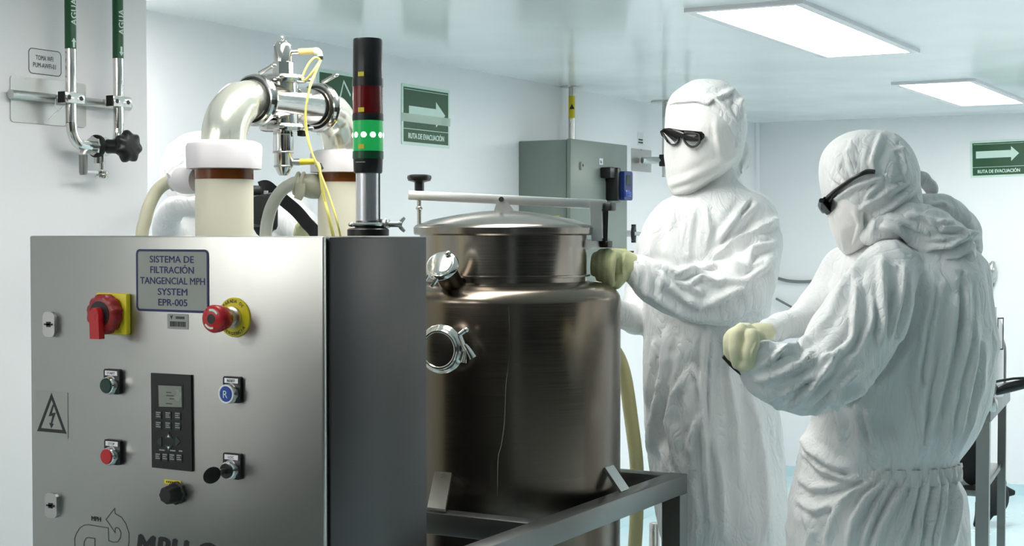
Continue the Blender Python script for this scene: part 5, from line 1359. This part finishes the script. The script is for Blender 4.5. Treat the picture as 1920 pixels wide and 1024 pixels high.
# glasses: temple along the hood, wrap lens at the face
hood2 = [c for c in p2_.children if c.name.startswith('hood') and not c.name.startswith('hood_bag')][0]
at2 = wrap(hood2); mk2 = wrap([c for c in p2_.children if c.name.startswith('face_mask')][0])
def atb(x, y):
    a_, n_ = at2(x, y); b_, m_ = mk2(x, y)
    if a_ is None: return b_, m_
    if b_ is None or dep(a_) < dep(b_): return a_, n_
    return b_, m_
g2 = bpy.data.objects.new('safety_glasses', None); COL.objects.link(g2); g2.parent = p2_
tpts = on_head(atb, [(1640, 322), (1626, 322), (1612, 328), (1596, 337), (1578, 350), (1566, 360), (1556, 372)], .006, D - .1)
MB().tube(tpts, [.0045, .0052, .004, .0042, .0046, .006, .009], 12, 4).build('temple', M_BLACK, g2)
lp_ = on_head(atb, [(1538, 375), (1546, 369), (1556, 368), (1563, 376), (1563, 390), (1557, 398), (1552, 403), (1544, 396), (1539, 386)], .010, D - .06)
MB().prism(lp_, _f, .012).build('lens', M_BLACK, g2, smooth=30)
hl = on_head(atb, [(1545, 377), (1549, 384), (1552, 390)], .018, D - .06)
MB().tube([P(1540, 376, D - .06), P(1538, 386, D), P(1544, 396, D + .05)], .005, 10, 4).build('frame_front', M_BLACK, g2)
# left glove: curled fingers, back of the hand up
DG = 2.80
palm = limb([(1418, 664, DG, 33), (1408, 652, DG - .002, 36), (1399, 642, DG - .004, 36), (1394, 636, DG - .004, 33)], .75)
fing = []
for i, (xk, yk, xm, ym_, xt, yt, dz, r) in enumerate(((1410, 628, 1411, 640, 1406, 682, -.036, 14), (1392, 620, 1382, 630, 1383, 683, -.022, 13.5), (1386, 622, 1370, 632, 1371, 678, -.002, 13), (1390, 624, 1372, 634, 1376, 670, .018, 12))):
    fing.append(limb([(xk, yk, DG + dz, r), (xm, ym_, DG + dz - .004, r), ((xm + xt) / 2 - 2, (ym_ + yt) / 2, DG + dz - .006, r * .97), (xt, yt, DG + dz + .004, r * .82)], 1, 14, 4))
thumb = limb([(1410, 668, DG - .03, 14), (1402, 682, DG - .03, 13), (1392, 688, DG - .02, 11)], 1, 14, 4)
skin('glove', [palm, thumb] + fing, .0027, M_GLOVE, p2_, [([(1420, 640), (1410, 660), (1412, 690)], 4, 1.0)], smooth=1, wrinkle=.001, wscale=(30, 20, 30), seed=18, fine=.0005)
DH = 2.95
palm = limb([(1438, 622, DH, 18), (1424, 626, DH, 22), (1412, 630, DH, 22)], .8)
skin('glove', [palm, limb([(1420, 640, DH - .02, 8), (1408, 648, DH - .03, 8), (1400, 652, DH - .03, 7)], 1, 12, 4)] + [limb([(1408, 622 + 6 * i, DH + .012 * i - .02, 8), (1396, 628 + 6 * i, DH + .012 * i - .02, 8), (1390, 640 + 5 * i, DH + .012 * i - .02, 7)], 1, 12, 4) for i in range(4)], .003, M_GLOVE, p2_, smooth=3)
for x, dz in ((1560, 0), (1720, .04)):
    skin('shoe_cover', [limb([(x, 1720, D + dz, 46), (x, 1748, D + dz - .01, 48)]), ball(x - 22, 1762, D + dz - .04, 62, 24, .11)], .006, M_SUIT, p2_, smooth=4, wrinkle=.003)
tl_ = MB().tube([P(1356, 668, DG - .006), P(1376, 682, DG - .004), P(1394, 696, DG - .002), P(1404, 712, DG)], [.004, .009, .010, .004], 12, 4)
tag(tl_.build('hand_tool', M_BLACKM, None, P(1380, 685, DG)), 'small dark tool gripped under the cream gloved fist of the bending person', 'tool')

# ================================================================== person with a camera behind the filter columns
D = 4.1
q = P(430, 1440, D)
p3_ = thing('person', V(q.x, q.y, 0), 'person in white hood half hidden behind the left filter column, holding a black camera', 'person')
torso = stack([(385, 350, 440, .02, .08), (405, 325, 475, .02, .1), (430, 306, 540, .02, .12), (470, 296, 570, .02, .14), (540, 300, 575, .02, .15), (640, 310, 560, .02, .14), (760, 305, 570, .02, .145), (860, 310, 575, .02, .14), (930, 320, 570, .02, .12)], D, .14)
legs = [stack([(880, 314, 440, 0, .1), (1050, 322, 432, 0, .09), (1250, 334, 420, 0, .08), (1400, 338, 416, 0, .07)], D, .1), stack([(880, 442, 572, 0, .1), (1050, 446, 560, 0, .09), (1250, 452, 545, 0, .08), (1400, 456, 540, 0, .07)], D, .1)]
arm = limb([(335, 415, D, 34), (314, 440, D - .12, 32), (318, 400, D - .28, 24), (350, 385, D - .36, 20), (420, 392, D - .40, 18)])
arm2 = limb([(515, 405, D, 36), (560, 420, D - .08, 34), (590, 460, D - .16, 28), (572, 446, D - .22, 20), (560, 436, D - .25, 15)])
arm3 = ball(545, 405, D + .02, 42, 48, .1, -30)
skin('body', [torso, arm, arm2, arm3, ball(385, 330, D, 66, 74, .1), limb([(385, 380, D, 50), (390, 420, D, 56)])] + legs, .009, M_SUIT, p3_, smooth=6, wrinkle=.008, wscale=(9, 6, 9), seed=21, fine=.003)
hood = stack([(246, 372, 400, .0, .02), (252, 346, 425, 0, .06), (268, 324, 444, 0, .1), (295, 307, 460, 0, .125), (325, 303, 467, 0, .13), (355, 308, 463, 0, .125), (385, 326, 448, 0, .11), (405, 330, 450, 0, .1)], D, .12)
skin('hood', [hood], .006, M_SUIT, p3_, [([(320, 262), (312, 300), (318, 340)], 6, 4), ([(345, 255), (334, 290), (336, 330)], 7, 4)], smooth=5, wrinkle=.004, wscale=(10, 10, 10), seed=22)
mk = stack([(330, 335, 440, 0, .1), (350, 330, 445, -.01, .11), (375, 338, 440, -.01, .105), (395, 355, 425, 0, .08), (402, 370, 410, 0, .05)], D - .03, .1)
skin('face_mask', [mk], .006, M_VEIL, p3_, smooth=4, wrinkle=.001)
palm = limb([(566, 440, D - .26, 18), (572, 430, D - .27, 19), (576, 424, D - .275, 17)], .8)
skin('glove', [palm, limb([(570, 440, D - .29, 7), (562, 432, D - .30, 7), (558, 424, D - .3, 6)], 1, 12, 4)] + [limb([(574 + 5 * i, 428, D - .28 + .008 * i, 6.5), (568 + 6 * i, 418, D - .295 + .008 * i, 6.5), (566 + 6 * i, 424, D - .31 + .008 * i, 6)], 1, 12, 4) for i in range(4)], .0032, M_GLOVEY, p3_, smooth=3)
palm = limb([(420, 392, D - .40, 20), (434, 390, D - .40, 22), (444, 388, D - .40, 20)], .8)
skin('glove', [palm, limb([(436, 400, D - .43, 7), (448, 404, D - .43, 7), (456, 404, D - .42, 6)], 1, 12, 4)] + [limb([(446, 372 + 10 * i, D - .41, 7), (460, 374 + 10 * i, D - .43, 7), (466, 378 + 9 * i, D - .40, 6)], 1, 12, 4) for i in range(4)], .0036, M_GLOVEY, p3_, smooth=3)
for x in (376, 498):
    skin('shoe_cover', [limb([(x, 1380, D, 38), (x, 1405, D - .01, 40)]), ball(x, 1418, D - .08, 38, 18, .13)], .008, M_SUIT, p3_, smooth=4, wrinkle=.003)
# the camera
DC = 3.72
cm = thing('camera', P(480, 385, DC), 'black camera with a broad strap held up between the two filter columns', 'camera')
cM = frame(P(474, 392, DC), (RGT + FWD * .35).normalized(), (-FWD + RGT * .35).normalized())
MB().box((-.055, -.05, -.03), (.045, .035, .03), M=cM, bev=.012).build('camera_body', M_BLACK, cm)
MB().box((-.025, .03, -.022), (.02, .058, .024), M=cM, bev=.008).build('viewfinder_hump', M_BLACK, cm)
MB().lathe(cM @ V(.0, -.008, .03), cM @ V(.0, -.008, .11), [(0, .036), (.03, .036), (.032, .039), (.055, .039), (.06, .036), (.08, .036)], 32).build('camera_lens', M_BLACK, cm)
MB().box((.025, -.055, -.028), (.056, .04, .05), M=cM, bev=.012).build('hand_grip', M_BLACKM, cm)
MB().lathe(cM @ V(.03, .035, 0), cM @ V(.03, .046, 0), [(0, .009), (.011, .009)], 16).build('mode_dial', M_STEEL, cm)
bl_ = MB().ell(P(495, 405, DC - .02), RGT * .032, UPV * .055, FWD * .035, 20, 12); bl_.build('strap_fold', M_CLOTHBLK, cm)
def strap(pts, wd, th=.003):
    c = [P(x, y, d) for x, y, d in pts]; c, _ = spline(c, [0] * len(c), 6)
    rg = []
    for i, p in enumerate(c):
        t = (c[min(i + 1, len(c) - 1)] - c[max(0, i - 1)]).normalized(); s = t.cross(FWD).normalized(); n = s.cross(t)
        rg.append([p + s * wd / 2 + n * th, p - s * wd / 2 + n * th, p - s * wd / 2 - n * th, p + s * wd / 2 - n * th])
    return MB().rings(rg, True)
strap([(488, 352, DC + .02), (500, 350, DC + .03), (515, 362, DC + .04), (535, 378, DC + .05), (556, 396, DC + .06), (575, 418, DC + .06), (592, 438, DC + .05), (602, 470, DC + .05)], .032).build('strap', M_CLOTHBLK, cm)
